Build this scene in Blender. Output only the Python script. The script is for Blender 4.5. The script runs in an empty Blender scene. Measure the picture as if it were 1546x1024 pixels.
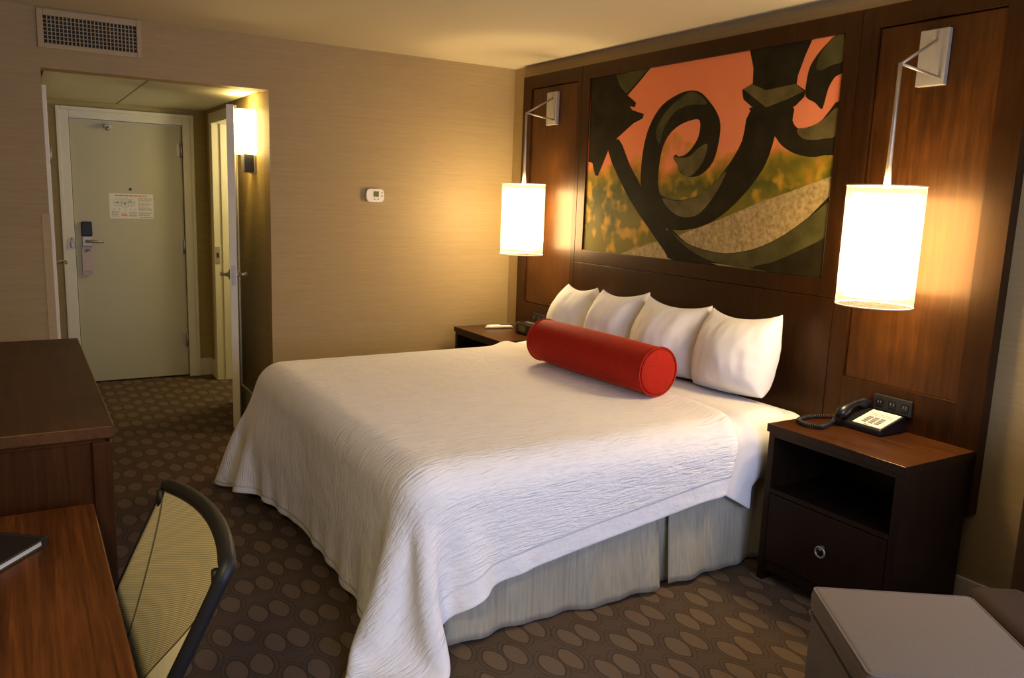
import bpy, bmesh, math, random
import numpy as np
from mathutils import Vector, Matrix, noise as mnoise
random.seed(7)
SC = bpy.context.scene
COL = SC.collection
PI = math.pi

# ------------------------------------------------------------------ materials
def newmat(name):
    m = bpy.data.materials.new(name); m.use_nodes = True
    nt = m.node_tree; nt.nodes.clear()
    out = nt.nodes.new('ShaderNodeOutputMaterial')
    p = nt.nodes.new('ShaderNodeBsdfPrincipled')
    nt.links.new(p.outputs[0], out.inputs[0])
    return m, nt, p

def ramp(nt, fac, stops):
    r = nt.nodes.new('ShaderNodeValToRGB')
    e = r.color_ramp.elements
    while len(e) < len(stops): e.new(0.5)
    for i, (pos, c) in enumerate(stops):
        e[i].position = pos; e[i].color = (c[0], c[1], c[2], 1)
    nt.links.new(fac, r.inputs[0])
    return r.outputs[0]

def coords(nt, scale=(1, 1, 1), rot=(0, 0, 0), kind='Object', loc=(0, 0, 0)):
    t = nt.nodes.new('ShaderNodeTexCoord'); mp = nt.nodes.new('ShaderNodeMapping')
    mp.inputs['Scale'].default_value = scale; mp.inputs['Rotation'].default_value = rot
    mp.inputs['Location'].default_value = loc
    nt.links.new(t.outputs[kind], mp.inputs[0])
    return mp.outputs[0]

def noisetex(nt, vec, scale=5, detail=4, rough=.5, dist=0):
    n = nt.nodes.new('ShaderNodeTexNoise')
    n.inputs['Scale'].default_value = scale; n.inputs['Detail'].default_value = detail
    n.inputs['Roughness'].default_value = rough; n.inputs['Distortion'].default_value = dist
    nt.links.new(vec, n.inputs['Vector'])
    return n.outputs['Fac']

def bump(nt, p, h, strength=.3, dist=.005):
    b = nt.nodes.new('ShaderNodeBump')
    b.inputs['Strength'].default_value = strength; b.inputs['Distance'].default_value = dist
    nt.links.new(h, b.inputs['Height']); nt.links.new(b.outputs[0], p.inputs['Normal'])
    return b

def math_n(nt, op, a, b=None, c=None):
    n = nt.nodes.new('ShaderNodeMath'); n.operation = op
    for i, v in enumerate((a, b, c)):
        if v is None: continue
        if isinstance(v, (int, float)): n.inputs[i].default_value = v
        else: nt.links.new(v, n.inputs[i])
    return n.outputs[0]

def plain(name, col, rough=.5, metal=0., var=.06, nscale=40, coat=0., spec=.5, bumps=0., sheen=0.):
    m, nt, p = newmat(name)
    v = coords(nt)
    f = noisetex(nt, v, nscale, 3)
    lo = [c * (1 - var) for c in col]; hi = [min(1, c * (1 + var)) for c in col]
    nt.links.new(ramp(nt, f, [(.3, lo), (.7, hi)]), p.inputs['Base Color'])
    p.inputs['Roughness'].default_value = rough; p.inputs['Metallic'].default_value = metal
    p.inputs['Coat Weight'].default_value = coat
    p.inputs['Specular IOR Level'].default_value = spec
    p.inputs['Sheen Weight'].default_value = sheen
    if bumps: bump(nt, p, f, bumps, .002)
    return m

def woodmat(name, dark, mid, light, grain=(28, 28, 1.4), rough=.32, coat=.25, blotch=.5, spec=.4):
    m, nt, p = newmat(name)
    v = coords(nt, grain)
    a = noisetex(nt, v, 1.6, 6, .65, .6)
    v2 = coords(nt, tuple(g * 3.5 for g in grain))
    b = noisetex(nt, v2, 2.2, 3, .6)
    mix = math_n(nt, 'ADD', math_n(nt, 'MULTIPLY', a, .7), math_n(nt, 'MULTIPLY', b, .3))
    v3 = coords(nt, (1, 1, 1))
    c = noisetex(nt, v3, 3.5, 3)
    f = math_n(nt, 'ADD', mix, math_n(nt, 'MULTIPLY', math_n(nt, 'SUBTRACT', c, .5), blotch))
    nt.links.new(ramp(nt, f, [(.28, dark), (.5, mid), (.75, light)]), p.inputs['Base Color'])
    p.inputs['Roughness'].default_value = rough
    p.inputs['Coat Weight'].default_value = coat; p.inputs['Coat Roughness'].default_value = .25; p.inputs['Coat Tint'].default_value = (1, .75, .45, 1)
    p.inputs['Specular IOR Level'].default_value = spec; p.inputs['Specular Tint'].default_value = (1, .62, .32, 1)
    bump(nt, p, mix, .08, .002)
    return m

def wallpaper(name, a, b):
    m, nt, p = newmat(name)
    t = nt.nodes.new('ShaderNodeTexCoord')
    # horizontal slubs on any vertical wall: stretch along x and y, tight along z
    v = coords(nt, (5, 5, 170))
    f = noisetex(nt, v, 1.5, 5, .6)
    v2 = coords(nt, (1.2, 1.2, 60))
    g = noisetex(nt, v2, 1.2, 3)
    h = math_n(nt, 'ADD', math_n(nt, 'MULTIPLY', f, .65), math_n(nt, 'MULTIPLY', g, .35))
    nt.links.new(ramp(nt, h, [(.32, a), (.68, b)]), p.inputs['Base Color'])
    p.inputs['Roughness'].default_value = .62
    p.inputs['Specular IOR Level'].default_value = .35
    bump(nt, p, h, .12, .002)
    return m

MT = {}
MT['wall'] = wallpaper('striped wallpaper', (.30, .211, .092), (.39, .283, .128))
MT['hallwall'] = wallpaper('hall wallpaper', (.34, .255, .085), (.43, .33, .12))
MT['ceiling'] = plain('ceiling paint', (.54, .465, .30), .8, var=.02, nscale=90, bumps=.1)
MT['hallceil'] = plain('hall ceiling panel', (.60, .58, .46), .6, var=.03, nscale=6)
MT['white'] = plain('white trim paint', (.66, .62, .47), .42, var=.03, nscale=8)
MT['door'] = plain('white door paint', (.455, .425, .275), .45, var=.02, nscale=5, spec=.3)
MT['darkgap'] = plain('dark gap', (.02, .018, .012), .8)
MT['wood'] = woodmat('dark cherry veneer', (.014, .0044, .001), (.034, .0112, .0022), (.072, .024, .004), rough=.33, coat=.0, spec=.55)
MT['woodframe'] = woodmat('dark cherry frame', (.008, .0028, .0008), (.019, .0064, .0015), (.036, .012, .0025), rough=.36, coat=.0, spec=.4)
MT['woodblack'] = woodmat('espresso wood', (.006, .003, .002), (.011, .0057, .004), (.020, .010, .007), rough=.42, coat=.0, spec=.3)
MT['woodtop'] = woodmat('nightstand top veneer', (.015, .0045, .0015), (.046, .015, .004), (.088, .030, .007), grain=(1.3, 26, 26), rough=.3, coat=.0, spec=.5)
MT['desk'] = woodmat('desk top veneer', (.024, .006, .0015), (.095, .029, .0065), (.21, .072, .016), grain=(.9, 30, 30), rough=.4, coat=.0, blotch=.25)
MT['dresser'] = woodmat('dresser top veneer', (.026, .011, .0045), (.055, .023, .0085), (.092, .038, .014), grain=(1.1, 22, 22), rough=.45, coat=.0, spec=.35)
MT['dresserside'] = woodmat('dresser side veneer', (.012, .0035, .001), (.030, .009, .0025), (.055, .017, .005), rough=.42, coat=.0, spec=.3)
MT['black'] = plain('black plastic', (.008, .008, .009), .32, spec=.5)
MT['blackmatte'] = plain('black matte plastic', (.010, .010, .010), .55)
MT['chairframe'] = plain('charcoal chair frame', (.009, .009, .0095), .5, spec=.3)
MT['nickel'] = plain('brushed nickel', (.40, .36, .295), .5, .85, var=.05, spec=.3)
MT['nickelplate'] = plain('satin nickel plate', (.33, .295, .235), .6, .35, var=.04, spec=.25)
MT['whiteplastic'] = plain('white plastic', (.72, .69, .62), .35, var=.02)
MT['paper'] = plain('paper', (.70, .68, .60), .7, var=.02)
MT['red'] = plain('red ink', (.55, .12, .08), .7)
MT['ink'] = plain('black ink', (.16, .15, .13), .7)
MT['tag'] = plain('mauve door hanger card', (.46, .38, .36), .6, var=.03)
MT['lcd'] = plain('grey display', (.10, .095, .03), .25)
MT['grey'] = plain('grey plastic', (.22, .22, .21), .45)
MT['vent'] = plain('beige painted metal', (.39, .29, .14), .55, var=.03)
MT['guard'] = wallpaper('papered corner guard', (.38, .272, .125), (.47, .345, .165))
MT['sheet'] = plain('white cotton sheet', (.77, .76, .755), .8, var=.02, nscale=200, bumps=.08, sheen=.1)
MT['skirt'] = None
MT['velvet'] = None

# bed skirt: olive grey satin with vertical slub
m, nt, p = newmat('sage satin bed skirt')
f = noisetex(nt, coords(nt, (60, 60, 2)), 1.5, 4, .6)
nt.links.new(ramp(nt, f, [(.3, (.33, .31, .235)), (.7, (.46, .43, .335))]), p.inputs['Base Color'])
p.inputs['Roughness'].default_value = .5; p.inputs['Sheen Weight'].default_value = .2
bump(nt, p, noisetex(nt, coords(nt, (6, 6, 3)), 2, 4), .35, .02)
MT['skirt'] = m

# red velvet
m, nt, p = newmat('red velvet')
f = noisetex(nt, coords(nt), 90, 4, .7)
nt.links.new(ramp(nt, f, [(.3, (.29, .0085, .002)), (.7, (.41, .016, .004))]), p.inputs['Base Color'])
p.inputs['Roughness'].default_value = .75
p.inputs['Sheen Weight'].default_value = .5; p.inputs['Sheen Roughness'].default_value = .28
p.inputs['Sheen Tint'].default_value = (1, .17, .05, 1)
p.inputs['Specular IOR Level'].default_value = .2
bump(nt, p, f, .25, .002)
MT['velvet'] = m

# coverlet: white matelasse with wavy ridges (UV in metres, second UV = distance from the hem)
m, nt, p = newmat('white ripple coverlet')
uv = nt.nodes.new('ShaderNodeUVMap'); uv.uv_map = 'cloth'
hem = nt.nodes.new('ShaderNodeUVMap'); hem.uv_map = 'hem'
sep = nt.nodes.new('ShaderNodeSeparateXYZ'); nt.links.new(hem.outputs[0], sep.inputs[0])
w = nt.nodes.new('ShaderNodeTexWave'); w.wave_type = 'BANDS'; w.bands_direction = 'X'
w.inputs['Scale'].default_value = 21; w.inputs['Distortion'].default_value = 11
w.inputs['Detail'].default_value = 2.5; w.inputs['Detail Scale'].default_value = .8
w.inputs['Detail Roughness'].default_value = .6
mp = nt.nodes.new('ShaderNodeMapping'); mp.inputs['Scale'].default_value = (1, .42, 1)
nt.links.new(uv.outputs[0], mp.inputs[0]); nt.links.new(mp.outputs[0], w.inputs['Vector'])
inside = nt.nodes.new('ShaderNodeMapRange')
inside.inputs['From Min'].default_value = -.004; inside.inputs['From Max'].default_value = .004
nt.links.new(sep.outputs[0], inside.inputs['Value'])
brk = nt.nodes.new('ShaderNodeMapping'); brk.inputs['Scale'].default_value = (16, 7, 1); nt.links.new(uv.outputs[0], brk.inputs[0])
bk = ramp(nt, noisetex(nt, brk.outputs[0], 1.4, 3, .6), [(.35, (.15, .15, .15)), (.62, (1, 1, 1))])
cord = nt.nodes.new('ShaderNodeMapping'); cord.inputs['Scale'].default_value = (150, 9, 1); nt.links.new(uv.outputs[0], cord.inputs[0])
cd0 = noisetex(nt, cord.outputs[0], 1, 3, .6, .4)
rp = nt.nodes.new('ShaderNodeMapping'); rp.inputs['Scale'].default_value = (52, 7.5, 1); rp.inputs['Rotation'].default_value = (0, 0, .12); nt.links.new(uv.outputs[0], rp.inputs[0])
r0 = noisetex(nt, rp.outputs[0], 1.0, 2.0, .45, 1.1)
ridge = math_n(nt, 'SUBTRACT', 1, math_n(nt, 'MULTIPLY', math_n(nt, 'ABSOLUTE', math_n(nt, 'SUBTRACT', r0, .5)), 4.5))
rip = math_n(nt, 'MULTIPLY', math_n(nt, 'ADD', math_n(nt, 'ADD', math_n(nt, 'MULTIPLY', ridge, .75), math_n(nt, 'MULTIPLY', math_n(nt, 'MULTIPLY', w.outputs['Fac'], bk), .22)), math_n(nt, 'MULTIPLY', cd0, 1.0)), inside.outputs[0])
seam = math_n(nt, 'MULTIPLY', math_n(nt, 'LESS_THAN', math_n(nt, 'ABSOLUTE', sep.outputs[0]), .005), -1.2)
h = math_n(nt, 'ADD', rip, seam)
mp2 = nt.nodes.new('ShaderNodeMapping'); mp2.inputs['Scale'].default_value = (9, 9, 1)
nt.links.new(uv.outputs[0], mp2.inputs[0])
soft = noisetex(nt, mp2.outputs[0], 1.3, 4, .55)
h = math_n(nt, 'ADD', h, math_n(nt, 'MULTIPLY', soft, 3.0))
bump(nt, p, h, .62, .005)
nt.links.new(ramp(nt, ridge, [(.0, (.87, .86, .85)), (.9, (.93, .92, .91))]), p.inputs['Base Color'])
p.inputs['Roughness'].default_value = .8; p.inputs['Sheen Weight'].default_value = .15
p.inputs['Specular IOR Level'].default_value = .25
MT['coverlet'] = m

# carpet: staggered pairs of pale ovals ringed by dark interlocking lines
m, nt, p = newmat('patterned carpet')
t = nt.nodes.new('ShaderNodeTexCoord'); sp = nt.nodes.new('ShaderNodeSeparateXYZ')
wob = nt.nodes.new('ShaderNodeTexNoise'); wob.inputs['Scale'].default_value = 9; wob.inputs['Detail'].default_value = 1
nt.links.new(t.outputs['Object'], wob.inputs['Vector'])
wsub = nt.nodes.new('ShaderNodeVectorMath'); wsub.operation = 'SUBTRACT'
nt.links.new(wob.outputs['Color'], wsub.inputs[0]); wsub.inputs[1].default_value = (.5, .5, .5)
wsc = nt.nodes.new('ShaderNodeVectorMath'); wsc.operation = 'SCALE'; nt.links.new(wsub.outputs[0], wsc.inputs[0]); wsc.inputs['Scale'].default_value = .022
wad = nt.nodes.new('ShaderNodeVectorMath'); nt.links.new(t.outputs['Object'], wad.inputs[0]); nt.links.new(wsc.outputs[0], wad.inputs[1])
nt.links.new(wad.outputs[0], sp.inputs[0])
PX, PY = .2295, .3125
fill = None; lines = None
for (ox, oy) in ((0, 0), (.5, .5)):
    for s in (-1, 1):
        cx = 2.98 + ox * PX; cy = -1.14 + oy * PY + s * .0395
        fx = math_n(nt, 'SUBTRACT', math_n(nt, 'FRACT', math_n(nt, 'MULTIPLY_ADD', sp.outputs[0], 1 / PX, -cx / PX + .5)), .5)
        fy = math_n(nt, 'SUBTRACT', math_n(nt, 'FRACT', math_n(nt, 'MULTIPLY_ADD', sp.outputs[1], 1 / PY, -cy / PY + .5)), .5)
        ex = math_n(nt, 'ABSOLUTE', math_n(nt, 'MULTIPLY', fx, PX / .069)); ey = math_n(nt, 'ABSOLUTE', math_n(nt, 'MULTIPLY', fy, PY / .034))
        d = math_n(nt, 'ADD', math_n(nt, 'POWER', ex, 2.0), math_n(nt, 'POWER', ey, 1.35))
        fl = math_n(nt, 'LESS_THAN', d, 1.0)
        l1 = math_n(nt, 'LESS_THAN', math_n(nt, 'ABSOLUTE', math_n(nt, 'SUBTRACT', d, 1.14)), .14)
        l2 = math_n(nt, 'LESS_THAN', math_n(nt, 'ABSOLUTE', math_n(nt, 'SUBTRACT', d, 1.85)), .13)
        ln = math_n(nt, 'MAXIMUM', l1, math_n(nt, 'MULTIPLY', l2, .8))
        fill = fl if fill is None else math_n(nt, 'MAXIMUM', fill, fl)
        lines = ln if lines is None else math_n(nt, 'MAXIMUM', lines, ln)
lines = math_n(nt, 'MULTIPLY', lines, math_n(nt, 'SUBTRACT', 1, fill))
f0 = math_n(nt, 'ADD', math_n(nt, 'MULTIPLY', fill, .22), math_n(nt, 'MULTIPLY', lines, -.20))
pile = noisetex(nt, t.outputs['Object'], 260, 3, .7)
f1 = math_n(nt, 'ADD', math_n(nt, 'ADD', f0, .45), math_n(nt, 'MULTIPLY', math_n(nt, 'SUBTRACT', pile, .5), .28))
nt.links.new(ramp(nt, f1, [(.12, (.060, .042, .030)), (.45, (.110, .078, .053)), (.8, (.20, .142, .092))]), p.inputs['Base Color'])
p.inputs['Roughness'].default_value = .95; p.inputs['Specular IOR Level'].default_value = .1
bump(nt, p, pile, .5, .006)
MT['carpet'] = m

# fabrics
def fabric(name, a, b, sc=300, sheen=.12):
    m, nt, p = newmat(name)
    f = noisetex(nt, coords(nt, (1, 1, 1)), sc, 3, .7)
    nt.links.new(ramp(nt, f, [(.3, a), (.7, b)]), p.inputs['Base Color'])
    p.inputs['Roughness'].default_value = .9; p.inputs['Sheen Weight'].default_value = sheen; p.inputs['Specular IOR Level'].default_value = .15
    bump(nt, p, f, .3, .002)
    return m
MT['ottoman'] = fabric('taupe upholstery', (.16, .125, .083), (.19, .15, .102))
MT['armchair'] = fabric('brown upholstery', (.042, .025, .014), (.06, .036, .021), sheen=.03)
MT['armdark'] = fabric('dark brown upholstery', (.030, .014, .006), (.042, .020, .009), sheen=.0)
# chair mesh: fine diagonal stripes
m, nt, p = newmat('khaki chair mesh')
w1 = nt.nodes.new('ShaderNodeTexWave'); w1.inputs['Scale'].default_value = 95; w1.bands_direction = 'Z'
nt.links.new(coords(nt, (1, 1, 1), (0, .35, 0)), w1.inputs['Vector'])
w2 = nt.nodes.new('ShaderNodeTexWave'); w2.inputs['Scale'].default_value = 70; w2.bands_direction = 'X'
nt.links.new(coords(nt), w2.inputs['Vector'])
f = math_n(nt, 'ADD', math_n(nt, 'MULTIPLY', w1.outputs['Fac'], .65), math_n(nt, 'MULTIPLY', w2.outputs['Fac'], .35))
nt.links.new(ramp(nt, f, [(.25, (.34, .30, .17)), (.75, (.62, .56, .36))]), p.inputs['Base Color'])
p.inputs['Roughness'].default_value = .6
bump(nt, p, f, .4, .003)
MT['mesh'] = m
MT['seam'] = plain('dark seam thread', (.07, .06, .035), .7)
MT['lumbar'] = fabric('pale lumbar pad', (.66, .61, .44), (.74, .69, .50))

def emis(name, col, strength):
    m = bpy.data.materials.new(name); m.use_nodes = True
    nt = m.node_tree; nt.nodes.clear()
    o = nt.nodes.new('ShaderNodeOutputMaterial'); e = nt.nodes.new('ShaderNodeEmission')
    # glow slightly stronger mid-height, as a lit fabric drum
    v = coords(nt, (1, 1, 1))
    f = noisetex(nt, v, 60, 2)
    nt.links.new(ramp(nt, f, [(.3, [c * .97 for c in col]), (.7, col)]), e.inputs[0])
    e.inputs[1].default_value = strength
    nt.links.new(e.outputs[0], o.inputs[0])
    return m
PEND = 29
MT['glow'] = emis('lit inner drum', (1, .71, .36), PEND)
MT['hallglow'] = emis('lit sconce glass', (1, .72, .28), 17)
# sheer outer drum
m = bpy.data.materials.new('sheer white organza'); m.use_nodes = True
nt = m.node_tree; nt.nodes.clear()
o = nt.nodes.new('ShaderNodeOutputMaterial')
tr = nt.nodes.new('ShaderNodeBsdfTransparent'); tl = nt.nodes.new('ShaderNodeBsdfTranslucent'); df = nt.nodes.new('ShaderNodeBsdfDiffuse')
tl.inputs[0].default_value = (.62, .58, .48, 1); df.inputs[0].default_value = (.7, .66, .58, 1)
mx = nt.nodes.new('ShaderNodeMixShader'); mx.inputs[0].default_value = .4
nt.links.new(tl.outputs[0], mx.inputs[1]); nt.links.new(df.outputs[0], mx.inputs[2])
mx2 = nt.nodes.new('ShaderNodeMixShader')
wv = noisetex(nt, coords(nt), 400, 2)
nt.links.new(ramp(nt, wv, [(.3, (.16, .16, .16)), (.7, (.26, .26, .26))]), mx2.inputs[0])
nt.links.new(tr.outputs[0], mx2.inputs[1]); nt.links.new(mx.outputs[0], mx2.inputs[2])
nt.links.new(mx2.outputs[0], o.inputs[0])
MT['sheer'] = m
# window glass
m, nt, p = newmat('window glass')
p.inputs['Base Color'].default_value = (.9, .95, 1, 1); p.inputs['Roughness'].default_value = .02
p.inputs['Transmission Weight'].default_value = 1.0
MT['glass'] = m

# ------------------------------------------------------------------ mesh helpers
ORG = {}
class MB:
    def __init__(s): s.bm = bmesh.new(); s.mi = 0
    def _set(s, faces):
        for f in faces: f.material_index = s.mi
    def box(s, x0, x1, y0, y1, z0, z1, bev=0, seg=2, M=None):
        x0, x1 = sorted((x0, x1)); y0, y1 = sorted((y0, y1)); z0, z1 = sorted((z0, z1))
        r = bmesh.ops.create_cube(s.bm, size=1)
        vs = r['verts']
        for v in vs:
            v.co = Vector(((x0 + x1) / 2 + v.co.x * (x1 - x0), (y0 + y1) / 2 + v.co.y * (y1 - y0), (z0 + z1) / 2 + v.co.z * (z1 - z0)))
        fs = set(f for v in vs for f in v.link_faces)
        if bev:
            es = list(set(e for v in vs for e in v.link_edges))
            rr = bmesh.ops.bevel(s.bm, geom=es, offset=bev, segments=seg, affect='EDGES', profile=.5)
            fs = set(rr['faces']) | set(f for v in rr['verts'] for f in v.link_faces)
            vs = list(set(v for f in fs for v in f.verts))
        s._set(fs)
        if M is not None:
            for v in vs: v.co = M @ v.co
        return s
    def tube(s, pts, r, n=12, cap=True, closed=False):
        pts = [Vector(p) for p in pts]; k = len(pts)
        rs = r if isinstance(r, (list, tuple)) else [r] * k
        rings = []; up = None
        for i, p in enumerate(pts):
            if closed: d = (pts[(i + 1) % k] - pts[i - 1]).normalized()
            else: d = ((pts[min(i + 1, k - 1)] - pts[max(i - 1, 0)])).normalized()
            if up is None:
                up = Vector((0, 0, 1)) if abs(d.z) < .9 else Vector((1, 0, 0))
            a = d.cross(up).normalized(); b = a.cross(d).normalized(); up = b
            rings.append([s.bm.verts.new(p + a * math.cos(2 * PI * j / n) * rs[i] + b * math.sin(2 * PI * j / n) * rs[i]) for j in range(n)])
        fs = []
        for i in range(k if closed else k - 1):
            A, B = rings[i], rings[(i + 1) % k]
            for j in range(n): fs.append(s.bm.faces.new((A[j], A[(j + 1) % n], B[(j + 1) % n], B[j])))
        if cap and not closed:
            fs.append(s.bm.faces.new(rings[0][::-1])); fs.append(s.bm.faces.new(rings[-1]))
        for f in fs: f.smooth = True
        s._set(fs); return s
    def lathe(s, c, axis, prof, n=48, caps=True):
        # prof: list of (radius, distance along axis from c)
        c = Vector(c); d = Vector(axis).normalized()
        u = d.orthogonal().normalized(); w = d.cross(u)
        rings = [[s.bm.verts.new(c + d * h + (u * math.cos(2 * PI * j / n) + w * math.sin(2 * PI * j / n)) * r) for j in range(n)] for r, h in prof]
        fs = []
        for A, B in zip(rings, rings[1:]):
            for j in range(n): fs.append(s.bm.faces.new((A[j], A[(j + 1) % n], B[(j + 1) % n], B[j])))
        for f in fs: f.smooth = True
        if caps:
            fs.append(s.bm.faces.new(rings[0][::-1])); fs.append(s.bm.faces.new(rings[-1]))
        s._set(fs); return s
    def prism(s, poly, plane, a, b, bev=0):
        # poly 2-D; plane 'xz' extruded in y a->b, 'yz' in x, 'xy' in z
        def P(p, h):
            return Vector({'xz': (p[0], h, p[1]), 'yz': (h, p[0], p[1]), 'xy': (p[0], p[1], h)}[plane])
        A = [s.bm.verts.new(P(p, a)) for p in poly]; B = [s.bm.verts.new(P(p, b)) for p in poly]
        n = len(poly)
        fs = [s.bm.faces.new(A), s.bm.faces.new(B[::-1])]
        for i in range(n): fs.append(s.bm.faces.new((A[i], B[i], B[(i + 1) % n], A[(i + 1) % n])))
        if bev:
            es = list(set(e for f in fs for e in f.edges))
            rr = bmesh.ops.bevel(s.bm, geom=es, offset=bev, segments=2, affect='EDGES', profile=.5)
            fs = list(set(f for v in rr['verts'] for f in v.link_faces))
        s._set(fs); return s
    def grid(s, P, smooth=True, wrapu=False):
        # P[i][j] -> points
        V = [[s.bm.verts.new(q) for q in row] for row in P]
        fs = []
        for i in range(len(P) - (0 if wrapu else 1)):
            for j in range(len(P[0]) - 1):
                i2 = (i + 1) % len(P)
                fs.append(s.bm.faces.new((V[i][j], V[i2][j], V[i2][j + 1], V[i][j + 1])))
        for f in fs: f.smooth = smooth
        s._set(fs); return s
    def build(s, name, mat, parent=None, smooth=None, fixn=True):
        if fixn: bmesh.ops.recalc_face_normals(s.bm, faces=s.bm.faces[:])
        org = Vector(ORG.get(parent.name, (0, 0, 0))) if parent is not None else Vector((0, 0, 0))
        if org.length:
            for v in s.bm.verts: v.co -= org
        me = bpy.data.meshes.new(name); s.bm.to_mesh(me); s.bm.free()
        mats = mat if isinstance(mat, (list, tuple)) else [mat]
        for q in mats: me.materials.append(MT[q] if isinstance(q, str) else q)
        o = bpy.data.objects.new(name, me); COL.objects.link(o)
        if parent is not None:
            o.parent = parent
        ORG[o.name] = tuple(org)
        return o
def thing(name, label, cat, loc=(0, 0, 0), group=None):
    o = bpy.data.objects.new(name, None); COL.objects.link(o); o.location = loc
    o.empty_display_size = .05
    ORG[o.name] = tuple(loc)
    return tag(o, label, cat, group)
def tag(o, label, cat, group=None, kind=None):
    o['label'] = label; o['category'] = cat
    if group: o['group'] = group
    if kind: o['kind'] = kind
    return o
def struct(o, label=None, cat=None):
    o['kind'] = 'structure'
    if label: o['label'] = label; o['category'] = cat
    return o
def recenter(o):
    """put a single mesh's origin at the middle of its base"""
    co = [v.co for v in o.data.vertices]
    c = Vector(((min(v.x for v in co) + max(v.x for v in co)) / 2, (min(v.y for v in co) + max(v.y for v in co)) / 2, min(v.z for v in co)))
    for v in o.data.vertices: v.co -= c
    o.location = c
    ORG[o.name] = tuple(c)
    return o
# ------------------------------------------------------------------ room
H = 2.475; YL = -3.56; XW = 6.0           # ceiling height, left wall, window wall
OL, OR, OZ = -2.96, -1.754, 2.165          # hall opening
XE = -1.91                                 # hall end wall
b = MB(); b.box(XE - .3, XW + .15, YL - .15, .15, -.08, 0); b.box(XE - .3, -.14, OR + .1, .15, -.08, -.001)
floor = struct(b.build('floor', 'carpet'), 'patterned brown carpet of paired ovals over the whole floor', 'floor')
b = MB(); b.box(-.14, XW + .15, YL - .15, .15, H, H + .08)
struct(b.build('ceiling', 'ceiling'), 'cream painted ceiling of the bedroom', 'ceiling')
# back wall with the hall opening; header is wrapped in the same paper
b = MB()
b.box(-.14, 0, YL - .15, OL, 0, H); b.box(-.14, 0, OR, .15, 0, H); b.box(-.14, 0, OL, OR, OZ, H)
bmesh.ops.remove_doubles(b.bm, verts=b.bm.verts[:], dist=.0001)
struct(b.build('wall_back', 'wall'), 'beige slub wallpaper wall with the opening to the entry hall', 'wall')
b = MB(); b.box(-.14, XW + .15, 0, .15, 0, H)
struct(b.build('wall_headboard', 'wall'), 'beige wallpapered wall behind the headboard', 'wall')
b = MB(); b.box(-.14, XW + .15, YL - .15, YL, 0, H)
struct(b.build('wall_left', 'wall'), 'beige wallpapered wall behind dresser and desk', 'wall')
WY0, WY1, WZ0, WZ1 = -2.75, -.45, .75, 2.2
b = MB()
b.box(XW, XW + .15, YL - .15, WY0, 0, H); b.box(XW, XW + .15, WY1, .15, 0, H)
b.box(XW, XW + .15, WY0, WY1, 0, WZ0); b.box(XW, XW + .15, WY0, WY1, WZ1, H)
struct(b.build('wall_window', 'wall'), 'wallpapered wall with the window', 'wall')
b = MB()
for y0, y1 in ((WY0, WY0 + .06), (WY1 - .06, WY1), ((WY0 + WY1) / 2 - .03, (WY0 + WY1) / 2 + .03)): b.box(XW + .03, XW + .10, y0, y1, WZ0, WZ1, .006)
for z0, z1 in ((WZ0, WZ0 + .06), (WZ1 - .06, WZ1)): b.box(XW + .03, XW + .10, WY0, WY1, z0, z1, .006)
wn = struct(b.build('window_1', 'white'), 'wide two light window with white frame', 'window')
b = MB(); b.box(XW + .06, XW + .066, WY0 + .06, WY1 - .06, WZ0 + .06, WZ1 - .06); b.build('pane', 'glass', wn)
# hall shell
b = MB(); b.box(XE, -.14, OL - .12, OL, 0, OZ + .1)
struct(b.build('wall_hall_left', 'hallwall'), 'olive gold papered left wall of the entry hall', 'wall')
BX0, BX1, BZ = -1.68, -.90, 2.08           # bathroom opening in the right hall wall
b = MB()
b.box(XE, BX0, OR, OR + .12, 0, OZ + .1); b.box(BX1, -.14, OR, OR + .12, 0, OZ + .1); b.box(BX0, BX1, OR, OR + .12, BZ, OZ + .1)
struct(b.build('wall_hall_right', 'hallwall'), 'olive gold papered right wall of the entry hall', 'wall')
DY0, DY1, DZ = -2.735, -1.945, 2.04
b = MB()
b.box(XE - .14, XE, OL - .12, DY0 - .02, 0, OZ + .1); b.box(XE - .14, XE, DY1 + .02, OR + .12, 0, OZ + .1)
b.box(XE - .14, XE, DY0 - .02, DY1 + .02, DZ + .02, OZ + .1)
struct(b.build('wall_hall_end', 'hallwall'), 'olive gold papered end wall of the hall around the entry door', 'wall')
b = MB()
b.box(XE, -.125, OL - .1, OR + .1, OZ + .02, OZ + .08)
hc = struct(b.build('ceiling_hall', 'darkgap'), 'flat panelled ceiling of the entry hall', 'ceiling')
b = MB()
for y0, y1 in ((OL + .02, -2.415), (-2.405, OR - .02)):
    b.box(XE + .012, -.13, y0, y1, OZ + .004, OZ + .02, .002)
b.build('panel', 'hallceil', hc)
# bathroom stub behind the opening
b = MB()
b.box(BX0 - .3, BX1 + .3, OR + 1.0, OR + 1.1, 0, OZ + .1); b.box(BX0 - .32, BX0 - .22, OR + .12, OR + 1.1, 0, OZ + .1); b.box(BX1 + .22, BX1 + .32, OR + .12, OR + 1.1, 0, OZ + .1)
b.box(BX0 - .3, BX1 + .3, OR + .12, OR + 1.1, OZ, OZ + .1)
struct(b.build('wall_bathroom', 'white'), 'pale walls of the bathroom beyond its doorway', 'wall')
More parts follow.
